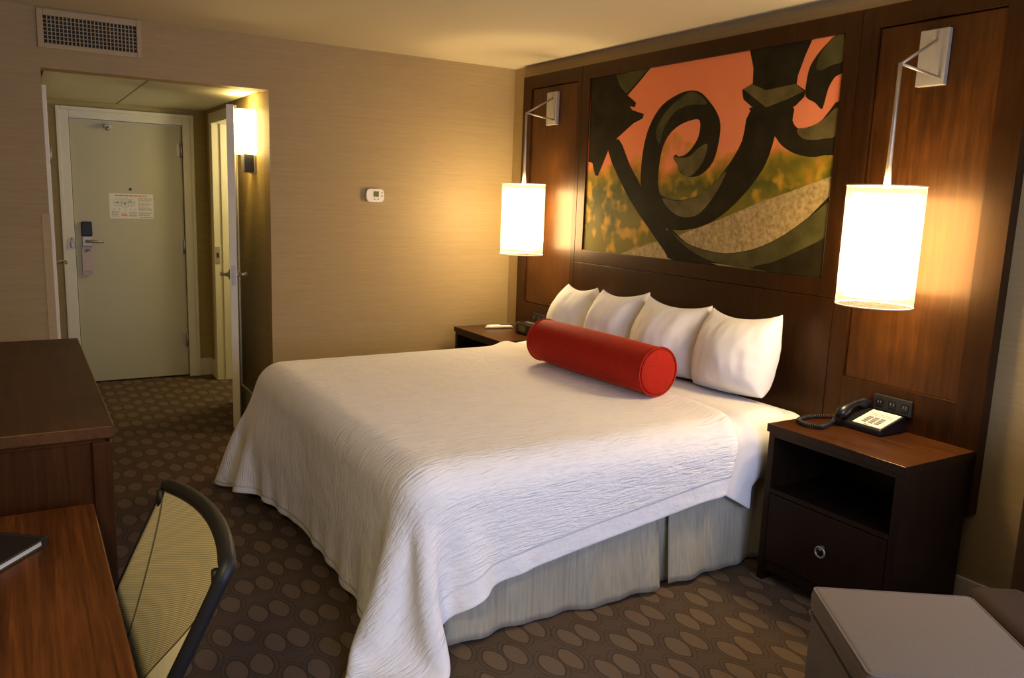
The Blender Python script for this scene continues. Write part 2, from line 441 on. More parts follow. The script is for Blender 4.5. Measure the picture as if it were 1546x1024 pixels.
# trims: entry door casing, bathroom casing, closet casing
def casing(name, label, boxes):
    b = MB()
    for q in boxes: b.box(*q, .004)
    return struct(b.build(name, 'white'), label, 'door frame')
casing('trim_1', 'white casing around the entry door', [
    (XE - .06, XE + .022, DY0 - .085, DY0 - .004, 0, DZ + .085), (XE - .06, XE + .022, DY1 + .004, DY1 + .085, 0, DZ + .085),
    (XE - .06, XE + .022, DY0 - .004, DY1 + .004, DZ + .004, DZ + .085),
    (XE + .0215, XE + .030, DY0 - .088, DY0 - .060, 0, DZ + .088), (XE + .0215, XE + .030, DY1 + .060, DY1 + .088, 0, DZ + .088),
    (XE + .0215, XE + .030, DY0 - .06, DY1 + .06, DZ + .06, DZ + .088)])
t2 = casing('trim_2', 'white casing and jamb of the bathroom doorway', [
    (BX0 - .06, BX0 + .002, OR - .016, OR, 0, BZ + .06), (BX1 - .002, BX1 + .06, OR - .016, OR, 0, BZ + .06), (BX0, BX1, OR - .016, OR, BZ - .002, BZ + .06),
    (BX0, BX0 + .018, OR - .012, OR + .14, 0, BZ), (BX1 - .018, BX1, OR - .012, OR + .14, 0, BZ), (BX0 + .018, BX1 - .018, OR - .012, OR + .14, BZ - .018, BZ),
    (BX0 + .018, BX0 + .031, OR + .05, OR + .14, 0, BZ - .018)])
b = MB(); b.box(BX0 + .018, BX0 + .021, OR - .004, OR + .03, .96, 1.10, .001); sp = b.build('strike_plate', 'nickel', t2)
b = MB(); b.box(BX0 + .0205, BX0 + .023, OR + .004, OR + .022, 1.01, 1.05); b.build('latch_hole', 'darkgap', sp)
CX0, CX1 = -1.12, -.30
casing('trim_3', 'white casing of the closed door in the left hall wall', [
    (CX1, CX1 + .075, OL, OL + .028, 0, 2.10), (CX0 - .075, CX0, OL, OL + .028, 0, 2.10), (CX0, CX1, OL, OL + .028, 2.03, 2.10)])
# baseboards
def baseb(name, label, boxes):
    b = MB()
    for q in boxes: b.box(*q, .004)
    return struct(b.build(name, 'white'), label, 'baseboard')
baseb('baseboard_right', 'white baseboard below the headboard wall', [(.0, XW, -.014, 0, 0, .155)])
baseb('baseboard_back', 'white baseboard of the back wall beside the hall opening', [(0, .014, OR, -.014, 0, .14), (0, .014, YL, OL, 0, .14)])
baseb('baseboard_hall', 'white baseboard in the entry hall corner', [(XE, XE + .014, DY1 + .09, OR, 0, .145), (XE + .014, BX0 - .062, OR - .014, OR, 0, .145), (BX1 + .062, 0, OR - .014, OR, 0, .145), (XE, XE + .014, OL, DY0 - .09, 0, .145)])
baseb('baseboard_left', 'white baseboard behind dresser and desk', [(.014, XW, YL, YL + .014, 0, .14)])

# ---- entry door
b = MB(); b.box(XE - .05, XE - .008, DY0, DY1, .012, DZ, .002)
door = struct(b.build('door_1', 'door'), 'white entry door with notice at the hall end', 'door')
DF = XE - .008
b = MB(); b.box(XE - .0595, XE - .0505, DY0 - .003, DY1 + .003, .001, DZ + .003); b.build('door_gap', 'darkgap', door)
for z in (1.85, 1.08, .31):
    b = MB(); b.tube([(DF + .010, DY1 - .006, z - .055), (DF + .010, DY1 - .006, z + .055)], .010, 10)
    b.box(DF - .002, DF + .003, DY1 - .04, DY1 - .001, z - .05, z + .05); b.build('hinge', 'nickel', door)
lk = MB(); lk.box(DF, DF + .028, -2.692, -2.617, 1.165, 1.275, .008); lk = lk.build('lock', 'blackmatte', door)
b = MB(); b.box(DF, DF + .018, -2.69, -2.618, 1.085, 1.164, .005); b.build('lock_plate', 'nickel', lk)
b = MB(); b.tube([(DF + .015, -2.655, 1.125), (DF + .06, -2.655, 1.125)], .011); b.tube([(DF + .058, -2.66, 1.125), (DF + .062, -2.60, 1.125), (DF + .06, -2.545, 1.122)], [.010, .011, .009])
b.build('door_handle', 'nickel', door)
b = MB(); b.lathe((DF - .001, -2.333, 1.53), (1, 0, 0), [(.009, 0), (.009, .006), (.006, .008)], 20); b.build('peephole', 'blackmatte', door)
b = MB(); b.box(DF, DF + .03, -2.50, -2.455, 1.985, 2.015, .004); b.tube([(DF + .03, -2.478, 1.99), (DF + .055, -2.482, 1.975)], .012); b.build('roller_catch', 'nickel', door)
b = MB(); b.box(XE + .022, XE + .045, DY0 - .035, DY0 - .008, 1.075, 1.125, .004); b.box(XE + .022, XE + .045, DY0 - .03, DY0 - .008, 1.135, 1.155, .004)
b.build('swing_bar_guard', 'nickel', door)
# notice on the door
nt_ = thing('evacuation_notice', 'white printed notice with red heading and floor plan on the entry door', 'notice', (DF, -2.33, 1.302))
b = MB(); b.box(DF + .0002, DF + .0014, -2.488, -2.172, 1.302, 1.495); b.build('sheet', 'paper', nt_)
X0 = DF + .0015
def marks(rects, name, mat):
    b = MB()
    for (y0, y1, z0, z1) in rects: b.box(X0, X0 + .0004, y0, y1, z0, z1)
    return b.build(name, mat, nt_)
def words_row(y0, y1, z, h, rnd, wmin=.008, wmax=.022):
    out = []; y = y0
    while y < y1 - .004:
        w_ = min(rnd.uniform(wmin, wmax), y1 - y); out.append((y, y + w_, z, z + h)); y += w_ + .004
    return out
rn = random.Random(3)
marks(words_row(-2.445, -2.215, 1.476, .007, rn, .02, .04), 'heading', 'red')
marks(words_row(-2.405, -2.365, 1.342, .004, rn) + words_row(-2.405, -2.365, 1.331, .007, rn) + words_row(-2.405, -2.36, 1.322, .005, rn), 'emblem', 'red')
marks(words_row(-2.275, -2.18, 1.312, .004, rn), 'footer', 'red')
tx = []
for i in range(19):
    if i in (4, 9, 14): continue
    tx += words_row(-2.282, -2.18 - rn.choice((0, 0, .02)), 1.462 - i * .0075, .0028, rn)
marks(tx, 'paragraph', 'ink')
for ya, yb_ in ((-2.475, -2.42), (-2.35, -2.295)):
    tx = []
    for i in range(5): tx += words_row(ya, yb_, 1.352 - i * .0085, .003, rn)
    marks(tx, 'caption', 'ink')
pl = []
for (y0, y1, z0, z1) in ((-2.45, -2.40, 1.40, 1.455), (-2.395, -2.355, 1.39, 1.458), (-2.35, -2.31, 1.40, 1.45)):
    w_ = .0014
    pl += [(y0, y1, z0, z0 + w_), (y0, y1, z1 - w_, z1), (y0, y0 + w_, z0, z1), (y1 - w_, y1, z0, z1)]
    n_ = 4
    for k in range(1, n_):
        yy = y0 + (y1 - y0) * k / n_; pl.append((yy, yy + .001, z0, z1))
pl += [(-2.46, -2.30, 1.425, 1.4275), (-2.435, -2.425, 1.422, 1.432), (-2.385, -2.372, 1.412, 1.424), (-2.345, -2.335, 1.43, 1.44)]
for y in (-2.46, -2.42, -2.38, -2.34, -2.31): pl.append((y, y + .012, 1.375, 1.377)); pl.append((y, y + .002, 1.362, 1.377))
marks(pl, 'floor_plan', 'ink')
# hanger card
hg = thing('door_hanger', 'mauve door hanger card hanging from the entry door lever', 'door hanger', (DF, -2.66, .865))
b = MB(); b.box(DF + .019, DF + .0205, -2.695, -2.625, .865, 1.085, .0005); b.build('card', 'tag', hg)
b = MB(); b.prism([(-2.682, 1.045), (-2.665, 1.066), (-2.64, 1.063), (-2.637, 1.052), (-2.655, 1.046), (-2.668, 1.036)], 'yz', DF + .0207, DF + .0212); b.build('printed_figure', 'ink', hg)
for z in (.892, .877):
    b = MB()
    for (a, c) in ((-2.683, -2.668), (-2.665, -2.65), (-2.647, -2.633)): b.box(DF + .0207, DF + .0211, a, c, z, z + .005)
    b.build('lettering', 'ink', hg)

# ---- bathroom door, swung back along the hall wall
hx, hy = BX1, OR - .02; ang = math.atan2(-.185, .77); Lw = .775
Mb = Matrix.Translation((hx, hy, 0)) @ Matrix.Rotation(ang, 4, 'Z')
def rbox(mb, *q, bev=0): return mb.box(*q, bev, 2, Mb)
b = MB(); rbox(b, .004, Lw, -.022, .022, .012, 2.075, bev=.002)
bd = struct(b.build('door_2', 'white'), 'white bathroom door swung open and seen edge on', 'door')
b = MB(); rbox(b, Lw, Lw + .0015, -.013, .013, .955, 1.085); rbox(b, Lw + .0012, Lw + .008, -.006, .006, 1.008, 1.03); b.build('latch_plate', 'nickel', bd)
for s in (-1, 1):
    b = MB()
    P = lambda x, y, z: tuple(Mb @ Vector((x, y, z)))
    b.lathe(P(Lw - .06, s * .022, 1.02), Mb.to_3x3() @ Vector((0, s, 0)), [(.032, 0), (.032, .006), (.014, .012), (.011, .03)], 28)
    b.tube([P(Lw - .06, s * .03, 1.02), P(Lw - .06, s * .062, 1.02), P(Lw - .075, s * .075, 1.02), P(Lw - .17, s * .075, 1.02)], [.010, .010, .011, .008])
    b.build('door_handle', 'nickel', bd)
for z in (1.85, 1.05, .25):
    b = MB(); b.tube([P(.004, -.024, z - .05), P(.004, -.024, z + .05)], .007, 10); b.build('hinge', 'nickel', bd)
# ---- closed closet door in the left hall wall
b = MB(); b.box(CX0 + .003, CX1 - .003, OL + .002, OL + .02, .012, 2.025, .002)
cd = struct(b.build('door_3', 'white'), 'closed white door in the left hall wall with lever', 'door')
for z in (1.72, .3):
    b = MB(); b.tube([(CX1 - .004, OL + .032, z - .05), (CX1 - .004, OL + .032, z + .05)], .009, 10); b.build('hinge', 'nickel', cd)
b = MB(); b.box(CX0 + .045, CX0 + .095, OL + .02, OL + .03, .955, 1.135, .003)
b.tube([(CX0 + .07, OL + .028, 1.04), (CX0 + .07, OL + .105, 1.04)], .012); b.tube([(CX0 + .07, OL + .102, 1.04), (CX0 + .12, OL + .112, 1.04), (CX0 + .19, OL + .11, 1.04)], [.011, .012, .009])
b.build('door_handle', 'nickel', cd)

# ---- corner guard on the opening's left edge
b = MB()
b.prism([(.0005, OL - .038), (.003, OL - .038), (.003, OL + .003), (-.04, OL + .003), (-.04, OL + .0005), (.0005, OL + .0005)], 'xy', .15, 1.39)
tag(recenter(b.build('corner_guard', 'guard')), 'pale clear corner guard strip on the left edge of the hall opening', 'corner guard')

# ---- vent
vt = thing('air_vent', 'beige rectangular air vent grille high above the hall opening', 'vent', (0, -2.71, 2.266))
V0, V1, Z0, Z1 = -2.966, -2.458, 2.266, 2.468
i0, i1, j0, j1 = -2.936, -2.484, 2.294, 2.434
b = MB()
b.box(0, .012, V0, i0, Z0, Z1, .003); b.box(0, .012, i1, V1, Z0, Z1, .003); b.box(0, .012, i0, i1, Z0, j0, .003); b.box(0, .012, i0, i1, j1, Z1, .003)
b.build('frame', 'vent', vt)
b = MB(); b.box(.0005, .002, i0, i1, j0, j1); b.build('backing', 'darkgap', vt)
b = MB()
for k in range(1, 24): y = i0 + (i1 - i0) * k / 24; b.box(.006, .010, y - .0026, y + .0026, j0, j1)
for k in range(1, 7): z = j0 + (j1 - j0) * k / 7; b.box(.003, .0065, i0, i1, z - .0018, z + .0018)
b.build('grille', 'vent', vt)
for y in (V0 + .012, V1 - .012):
    b = MB(); b.lathe((.011, y, (Z0 + Z1) / 2), (1, 0, 0), [(.005, 0), (.004, .003)], 12); b.build('screw', 'vent', vt)

# ---- thermostat
tt = thing('wall_mounted_thermostat', 'small white thermostat with grey screen on the beige back wall', 'thermostat', (0, -1.07, 1.51))
b = MB()
pts = []
for k in range(40):
    a = 2 * PI * k / 40; c_, s_ = math.cos(a), math.sin(a); e = 2 / 5
    pts.append((-1.069 + .062 * math.copysign(abs(c_) ** e, c_), 1.553 + .043 * math.copysign(abs(s_) ** e, s_)))
b.prism(pts, 'yz', 0, .026, .006); b.build('case', 'whiteplastic', tt)
b = MB(); b.box(.0255, .0268, -1.083, -1.045, 1.545, 1.580, .0005); b.build('screen', 'lcd', tt)
for (y, z) in ((-1.022, 1.572), (-1.022, 1.551), (-1.075, 1.529), (-1.051, 1.529)):
    b = MB(); b.box(.0255, .028, y - .006, y + .006, z - .0035, z + .0035, .001); b.build('button', 'grey', tt)

# ---- hall sconce
sx1, sx0 = -.315, -.475; sy1 = OR; sy0 = OR - .112
hs = thing('wall_sconce', 'lit rectangular wall sconce with square shade inside the entry hall', 'wall lamp', (-.39, OR, 1.66))
b = MB()
t_ = .006
b.box(sx0, sx1, sy0, sy0 + t_, 1.79, 2.07); b.box(sx0, sx1, sy1 - t_ - .003, sy1 - .003, 1.79, 2.07)
b.box(sx0, sx0 + t_, sy0 + t_, sy1 - t_ - .003, 1.79, 2.07); b.box(sx1 - t_, sx1, sy0 + t_, sy1 - t_ - .003, 1.79, 2.07)
b.build('lamp_shade', 'hallglow', hs)
b = MB(); b.box(sx0 + .01, sx1 - .01, sy1 - .014, sy1, 1.665, 1.785, .002); b.build('back_plate', 'nickelplate', hs)
b = MB(); b.box(sx0 + .045, sx1 - .02, sy1 - .075, sy1 - .0145, 1.672, 1.789, .003); b.build('socket_block', 'blackmatte', hs)
# ------------------------------------------------------------------ headboard
HX0, HX1, HZ = .2175, 3.573, 2.39
HB = thing('headboard', 'full height dark cherry panelled headboard wall with inset picture', 'headboard', (1.9, 0, .42))
F = -.06
b = MB(); b.box(HX0 + .004, HX1 - .004, -.032, 0, .42, HZ - .004); b.build('backing', 'woodframe', HB)
def frame_panel(name, x0, x1, z0, z1, px0, px1, pz0, pz1):
    b = MB()
    for q in ((x0, px0, z0, z1), (px1, x1, z0, z1), (px0, px1, z0, pz0), (px0, px1, pz1, z1)):
        b.box(q[0], q[1], F, -.0325, q[2], q[3], .0015)
    b.build(name, 'woodframe', HB)
frame_panel('panel_frame', HX0, .905, .42, HZ, .318, .858, .845, 2.307)
frame_panel('panel_frame', 2.877, HX1, .42, HZ, 2.957, 3.468, .850, 2.307)
for x0, x1 in ((.318, .858), (2.957, 3.468)):
    b = MB(); b.box(x0 + .004, x1 - .004, F + .012, -.0325, .849, 2.303, .003); b.build('side_panel', 'wood', HB)
# picture surround and lower centre panel
AX0, AX1, AZ0, AZ1 = .986, 2.797, 1.262, 2.309
b = MB()
for q in ((.908, AX0, 1.183, HZ), (AX1, 2.874, 1.183, HZ), (AX0, AX1, 1.183, AZ0), (AX0, AX1, AZ1, HZ)):
    b.box(q[0], q[1], F, -.0325, q[2], q[3], .0015)
b.build('picture_surround', 'woodframe', HB)
b = MB(); b.box(.908, 2.874, F, -.0325, .42, 1.180, .0015); b.build('center_panel', 'woodframe', HB)
# ---- picture of a wrought iron scroll
ART = {
 'leaf':[(0.985, 2.317), (1.533, 2.314), (1.46, 2.254), (1.345, 2.177), (1.425, 2.13), (1.416, 2.105), (1.368, 2.116), (1.394, 2.091), (1.501, 2.062), (1.492, 2.038), (1.413, 2.016), (1.274, 1.941), (1.203, 1.889), (1.1, 1.718), (1.072, 1.726), (1.039, 1.799), (0.997, 1.808)],
 'bar':[(1.192, 1.867), (1.287, 1.932), (1.399, 1.785), (1.513, 1.66), (1.596, 1.554), (1.718, 1.448), (1.831, 1.389), (1.984, 1.3), (2.161, 1.259), (1.823, 1.261), (1.743, 1.31), (1.634, 1.4), (1.522, 1.492), (1.364, 1.641)],
 'scroll':[(2.289, 2.022), (2.254, 1.886), (2.178, 1.772), (2.062, 1.66), (1.951, 1.607), (1.811, 1.588), (1.702, 1.608), (1.666, 1.643), (1.654, 1.716), (1.668, 1.845), (1.713, 1.929), (1.792, 1.981), (1.89, 2.005), (1.95, 1.999), (1.953, 1.932), (1.923, 1.879), (1.868, 1.833), (1.812, 1.819), (1.786, 1.831), (1.767, 1.814), (1.802, 1.778), (1.838, 1.729), (1.921, 1.711), (1.997, 1.728), (2.067, 1.787), (2.097, 1.885), (2.098, 1.977), (2.058, 2.044), (1.996, 2.102), (1.944, 2.139), (1.874, 2.157), (1.775, 2.147), (1.653, 2.101), (1.573, 2.021), (1.526, 1.922), (1.505, 1.791), (1.513, 1.66), (1.572, 1.568), (1.674, 1.453), (1.774, 1.429), (1.909, 1.433), (2.063, 1.471), (2.203, 1.55), (2.33, 1.662), (2.416, 1.775), (2.457, 1.908), (2.467, 2.022)],
 'lower':[(1.763, 1.436), (1.916, 1.365), (2.078, 1.335), (2.227, 1.332), (2.396, 1.368), (2.55, 1.437), (2.69, 1.529), (2.82, 1.62), (2.821, 1.268), (2.391, 1.267), (2.084, 1.273), (1.823, 1.261)],
 'post':[(2.257, 2.311), (2.449, 2.311), (2.619, 2.31), (2.59, 2.248), (2.557, 2.161), (2.55, 2.051), (2.296, 2.072), (2.288, 2.225)],
 'collar':[(2.227, 2.127), (2.292, 2.152), (2.377, 2.117), (2.546, 2.127), (2.606, 2.092), (2.605, 2.064), (2.558, 2.027), (2.514, 2.018), (2.389, 2.015), (2.322, 2.026), (2.24, 2.082)],
 'neck':[(2.28, 2.035), (2.388, 2.021), (2.543, 2.028), (2.55, 1.963), (2.588, 1.925), (2.643, 1.928), (2.711, 1.953), (2.797, 2.031), (2.809, 1.824), (2.743, 1.803), (2.673, 1.796), (2.583, 1.813), (2.502, 1.852), (2.441, 1.909)],
 'curl':[(2.743, 2.308), (2.789, 2.31), (2.801, 2.162), (2.758, 2.134), (2.729, 2.087), (2.714, 2.021), (2.702, 2.003), (2.666, 2.033), (2.612, 2.063), (2.608, 2.121), (2.619, 2.188), (2.655, 2.24), (2.699, 2.279)],
 'ledge':[(1.362, 1.259), (1.683, 1.358), (1.891, 1.414), (2.136, 1.494), (2.372, 1.58), (2.602, 1.652), (2.802, 1.713), (2.84, 1.284), (2.234, 1.266)],
 'hi_scrollfloor':[(1.703, 1.597), (1.811, 1.584), (1.952, 1.605), (2.062, 1.658), (2.164, 1.74), (2.119, 1.648), (2.035, 1.552), (1.962, 1.508), (1.862, 1.5), (1.763, 1.537)],
 'hi_scrolltop':[(1.612, 1.962), (1.679, 2.057), (1.778, 2.119), (1.875, 2.152), (1.956, 2.118), (1.989, 2.078), (1.862, 2.083), (1.753, 2.052), (1.677, 1.973), (1.648, 1.889)],
 'hi_lower':[(1.797, 1.416), (1.917, 1.363), (2.078, 1.332), (2.227, 1.329), (2.397, 1.365), (2.551, 1.435), (2.69, 1.526), (2.808, 1.606), (2.813, 1.504), (2.799, 1.451), (2.649, 1.373), (2.532, 1.32), (2.39, 1.272), (2.215, 1.271), (2.043, 1.297), (1.898, 1.35)],
 'hi_tip':[(1.771, 1.821), (1.813, 1.813), (1.89, 1.818), (1.964, 1.864), (2.02, 1.875), (1.992, 1.782), (1.91, 1.715), (1.842, 1.732), (1.802, 1.778)],
 'hi_collar':[(2.235, 2.13), (2.292, 2.148), (2.378, 2.113), (2.546, 2.125), (2.602, 2.089), (2.509, 2.06), (2.387, 2.033), (2.299, 2.089)],
 'hi_neck':[(2.582, 1.923), (2.643, 1.926), (2.711, 1.951), (2.79, 2.004), (2.798, 1.892), (2.734, 1.874), (2.649, 1.873), (2.601, 1.889)],
 'hi_curl':[(2.743, 2.306), (2.784, 2.307), (2.792, 2.201), (2.738, 2.186), (2.685, 2.17), (2.655, 2.184), (2.675, 2.249)],
 'hi_leaf':[(1.228, 2.307), (1.523, 2.311), (1.448, 2.259), (1.337, 2.185), (1.272, 2.235)],
 'dk_lower':[(2.391, 1.269), (2.533, 1.317), (2.65, 1.369), (2.799, 1.449), (2.816, 1.481), (2.808, 1.263)],
}
m, nt, p = newmat('printed garden background')
v = coords(nt); spx = nt.nodes.new('ShaderNodeSeparateXYZ'); nt.links.new(v, spx.inputs[0])
blob = noisetex(nt, coords(nt, (1, 1, 1)), 4.2, 3, .55)
zz = math_n(nt, 'ADD', math_n(nt, 'ADD', spx.outputs[2], math_n(nt, 'MULTIPLY', math_n(nt, 'SUBTRACT', blob, .5), .7)), math_n(nt, 'MULTIPLY', spx.outputs[0], -.06))
base = ramp(nt, zz, [(.22, (.17, .135, .015)), (.36, (.085, .085, .010)), (.46, (.22, .16, .012)), (.54, (.50, .19, .025)), (.62, (.80, .245, .095)), (.9, (.77, .22, .08))])
sp2 = noisetex(nt, coords(nt, (1, 1, 1), loc=(3, 1, 2)), 11, 2, .4)
yel = ramp(nt, sp2, [(.52, (0, 0, 0)), (.66, (1, 1, 1))])
msk = math_n(nt, 'MULTIPLY', yel, ramp(nt, zz, [(.28, (.75, .75, .75)), (.58, (.6, .6, .6)), (.64, (0, 0, 0))]))
mixc = nt.nodes.new('ShaderNodeMixRGB'); nt.links.new(msk, mixc.inputs[0]); nt.links.new(base, mixc.inputs[1]); mixc.inputs[2].default_value = (.62, .33, .03, 1)
nt.links.new(mixc.outputs[0], p.inputs['Base Color']); p.inputs['Roughness'].default_value = .6; p.inputs['Specular IOR Level'].default_value = .08
MT['artbg'] = m
MT['artstone'] = plain('printed stone ledge', (.36, .26, .105), .6, var=.35, nscale=55, spec=.2)
MT['artiron'] = plain('printed dark iron', (.021, .016, .006), .7, var=.3, nscale=9, spec=.06)
MT['artlit'] = plain('printed lit iron face', (.115, .088, .026), .55, var=.35, nscale=9, spec=.08)
MT['artteal'] = plain('printed shaded iron', (.066, .058, .018), .55, var=.3, nscale=8, spec=.08)
pic = thing('picture', 'large picture of a dark iron scroll against coral sky set into headboard', 'picture', ((AX0 + AX1) / 2, F, AZ0))
b = MB(); b.box(AX0 + .001, AX1 - .001, -.050, -.033, AZ0 + .001, AZ1 - .001); b.build('print', 'artbg', pic)
def clampA(poly): return [(min(max(x, AX0 + .001), AX1 - .001), min(max(z, AZ0 + .001), AZ1 - .001)) for x, z in poly]
def smoothpoly(poly, n=3):
    # Catmull-Rom through the traced outline
    out = []; k = len(poly)
    for i in range(k):
        p0, p1, p2, p3 = (Vector(poly[(i + d) % k]) for d in (-1, 0, 1, 2))
        for s in range(n):
            t = s / n
            q = .5 * ((2 * p1) + (p2 - p0) * t + (2 * p0 - 5 * p1 + 4 * p2 - p3) * t * t + (3 * p1 - p0 - 3 * p2 + p3) * t ** 3)
            out.append((q.x, q.y))
    return out
def flat(mb, poly, y):
    vs = [mb.bm.verts.new((x, y, z)) for x, z in poly]
    edges = [mb.bm.edges.new((vs[i], vs[(i + 1) % len(vs)])) for i in range(len(vs))]
    r = bmesh.ops.triangle_fill(mb.bm, use_beauty=True, edges=edges)
    for g in r['geom']:
        if isinstance(g, bmesh.types.BMFace):
            g.material_index = mb.mi
            g.normal_update()
            if g.normal.y > 0: g.normal_flip()
b = MB(); flat(b, clampA(ART['ledge']), -.0504); b.build('stone_ledge', 'artstone', pic, fixn=False)
b = MB(); b.mi = 0
sharp = ('leaf', 'collar', 'post')
for i, k in enumerate(('lower', 'bar', 'scroll', 'neck', 'post', 'leaf', 'curl', 'collar')):
    poly = ART[k] if k in sharp else smoothpoly(ART[k])
    flat(b, clampA(poly), -.0507 - i * .00005)
b.mi = 1
for i, k in enumerate([k for k in ART if k.startswith('hi_')]):
    poly = ART[k] if k in ('hi_collar', 'hi_leaf') else smoothpoly(ART[k])
    b.mi = 2 if k in ('hi_scrolltop', 'hi_leaf', 'hi_curl', 'hi_lower') else 1
    flat(b, clampA(poly), -.0513 - i * .00005)
b.mi = 0; flat(b, clampA(smoothpoly(ART['dk_lower'])), -.0518)
b.build('iron_scroll', ['artiron', 'artlit', 'artteal'], pic, fixn=False)

# ---- sockets on the headboard
def socket(x0, x1, z0, z1, label):
    s = thing('power_outlet', label, 'outlet', ((x0 + x1) / 2, F, z0), 'black outlet strips on the headboard')
    b = MB(); b.box(x0, x1, F - .012, F, z0, z1, .003); b.build('cover_plate', 'blackmatte', s)
    n = 3
    for k in range(n):
        c = x0 + (x1 - x0) * (k + .5) / n
        b = MB(); b.box(c - .017, c + .017, F - .0145, F - .0118, (z0 + z1) / 2 - .016, (z0 + z1) / 2 + .016, .002); q = b.build('socket', 'black', s)
        b = MB()
        for d in (-.006, .006): b.box(c + d - .0012, c + d + .0012, F - .0149, F - .0144, (z0 + z1) / 2 - .002, (z0 + z1) / 2 + .009)
        b.build('slot', 'grey', q)
socket(3.13, 3.30, .745, .812, 'black outlet strip on the headboard behind the telephone')
socket(.46, .635, .722, .785, 'black outlet strip on the headboard behind the clock radio')

# ---- pendant wall lamps
def pendant(xc, label):
    L = thing('pendant_wall_lamp', label, 'wall lamp', (xc, F, 2.05), 'pendant wall lamps on the headboard')
    P_ = -.048
    b = MB(); b.box(xc - .058, xc + .058, P_ - .024, P_, 2.052, 2.262, .003); b.build('wall_plate', 'nickelplate', L)
    ty, tz = -.262, 2.112
    b = MB()
    b.tube([(xc + .012, P_ - .02, 2.222), (xc + .004, ty, tz)], .0055, 10); b.tube([(xc + .04, P_ - .02, 2.078), (xc + .004, ty, tz)], .0055, 10)
    b.build('bracket_arm', 'nickel', L)
    b = MB(); b.tube([(xc, ty, tz + .004), (xc, ty, 1.90), (xc, ty, 1.74), (xc, ty, 1.655)], [.0075, .008, .010, .014], 14); b.build('stem', 'nickel', L)
    R_ = .142; zt, zb = 1.663, 1.203
    b = MB(); b.lathe((xc, ty, 0), (0, 0, 1), [(R_, zb), (R_, zt)], 64, caps=False)
    sh = b.build('lamp_shade', 'sheer', L)
    for z in (zb, zt):
        b = MB(); b.tube([(xc + R_ * math.cos(2 * PI * k / 64), ty + R_ * math.sin(2 * PI * k / 64), z) for k in range(64)], .0025, 6, closed=True); b.build('rim', 'whiteplastic', sh)
    ri = .121
    b = MB(); b.lathe((xc, ty, 0), (0, 0, 1), [(ri, zb + .035), (ri, zt - .03)], 64, caps=False); b.build('inner_drum', 'glow', L)
    b = MB()
    for k in range(3):
        a = 2 * PI * k / 3; b.tube([(xc, ty, zt - .002), (xc + R_ * math.cos(a), ty + R_ * math.sin(a), zt - .002)], .002, 6)
        b.tube([(xc + ri * math.cos(a), ty + ri * math.sin(a), zt - .032), (xc + R_ * math.cos(a), ty + R_ * math.sin(a), zt - .002)], .002, 6)
    b.build('spider', 'nickel', L)
    ld = bpy.data.lights.new('bulb', 'POINT'); ld.energy = 17; ld.color = (1, .71, .36); ld.shadow_soft_size = .035
    lo = bpy.data.objects.new('bulb', ld); COL.objects.link(lo); lo.parent = L
    lo.location = Vector((xc, ty, 1.45)) - L.location
    return L
pendant(3.208, 'lit white drum pendant wall lamp above the telephone nightstand')
pendant(.588, 'lit white drum pendant wall lamp above the nightstand in the wall corner')

# ------------------------------------------------------------------ nightstands
def nightstand(x0, x1, d, h, label, hang):
    N = thing('nightstand', label, 'nightstand', ((x0 + x1) / 2, -.28, 0), 'dark wood nightstands beside the bed')
    y1 = F - .002; yb = -d
    o = .008; zt = h - .034
    b = MB(); b.box(x0, x1, yb, y1, zt, h, .002)
    for f in b.bm.faces: f.material_index = 1 if f.calc_center_median().z > h - .0005 and abs(f.normal.z) > .9 else 0
    b.build('top', ['woodblack', 'woodtop'], N)
    xa, xb = x0 + o, x1 - o; yf = yb + o
    for s0, s1 in ((xa, xa + .03), (xb - .03, xb)):
        b = MB(); b.prism([(yf, 0), (yf + .055, 0), (yf + .07, .045), (y1 - .07, .045), (y1 - .055, 0), (y1, 0), (y1, zt), (yf, zt)], 'yz', s0, s1, .0012)
        b.build('side_panel', 'woodblack', N)
    b = MB()
    b.box(xa + .03, xb - .03, y1 - .02, y1, .05, zt); b.box(xa + .03, xb - .03, yf, y1 - .02, .392, .412, .001); b.box(xa + .03, xb - .03, yf, yf + .02, zt - .018, zt, .001)
    b.box(xa + .03, xb - .03, yf + .03, y1 - .02, .075, .095)
    b.prism([(xa + .03, .03), (xa + .05, .05), (xb - .05, .05), (xb - .03, .03), (xb - .03, .092), (xa + .03, .092)], 'xz', yf + .006, yf + .024)
    b.build('carcass', 'woodblack', N)
    b = MB(); b.box(xa + .034, xb - .034, yf - .002, yf + .02, .098, .388, .002); dr = b.build('drawer', 'woodblack', N)
    cx = (x0 + x1) / 2 + .008
    b = MB(); b.lathe((cx, yf - .002, .258), (0, -1, 0), [(.010, 0), (.008, .012), (.009, .016)], 18)
    b.tube([(cx + .021 * math.cos(2 * PI * k / 28), yf - .016, .242 + .021 * math.sin(2 * PI * k / 28)) for k in range(28)], .0042, 8, closed=True)
    b.build('ring_pull', 'nickel', dr)
    return N
nightstand(2.944, 3.566, .498, .682, 'dark wood nightstand with open shelf and drawer under the telephone', 1)
nightstand(.112, .762, .505, .657, 'dark wood nightstand in the wall corner beyond the bed', 0)

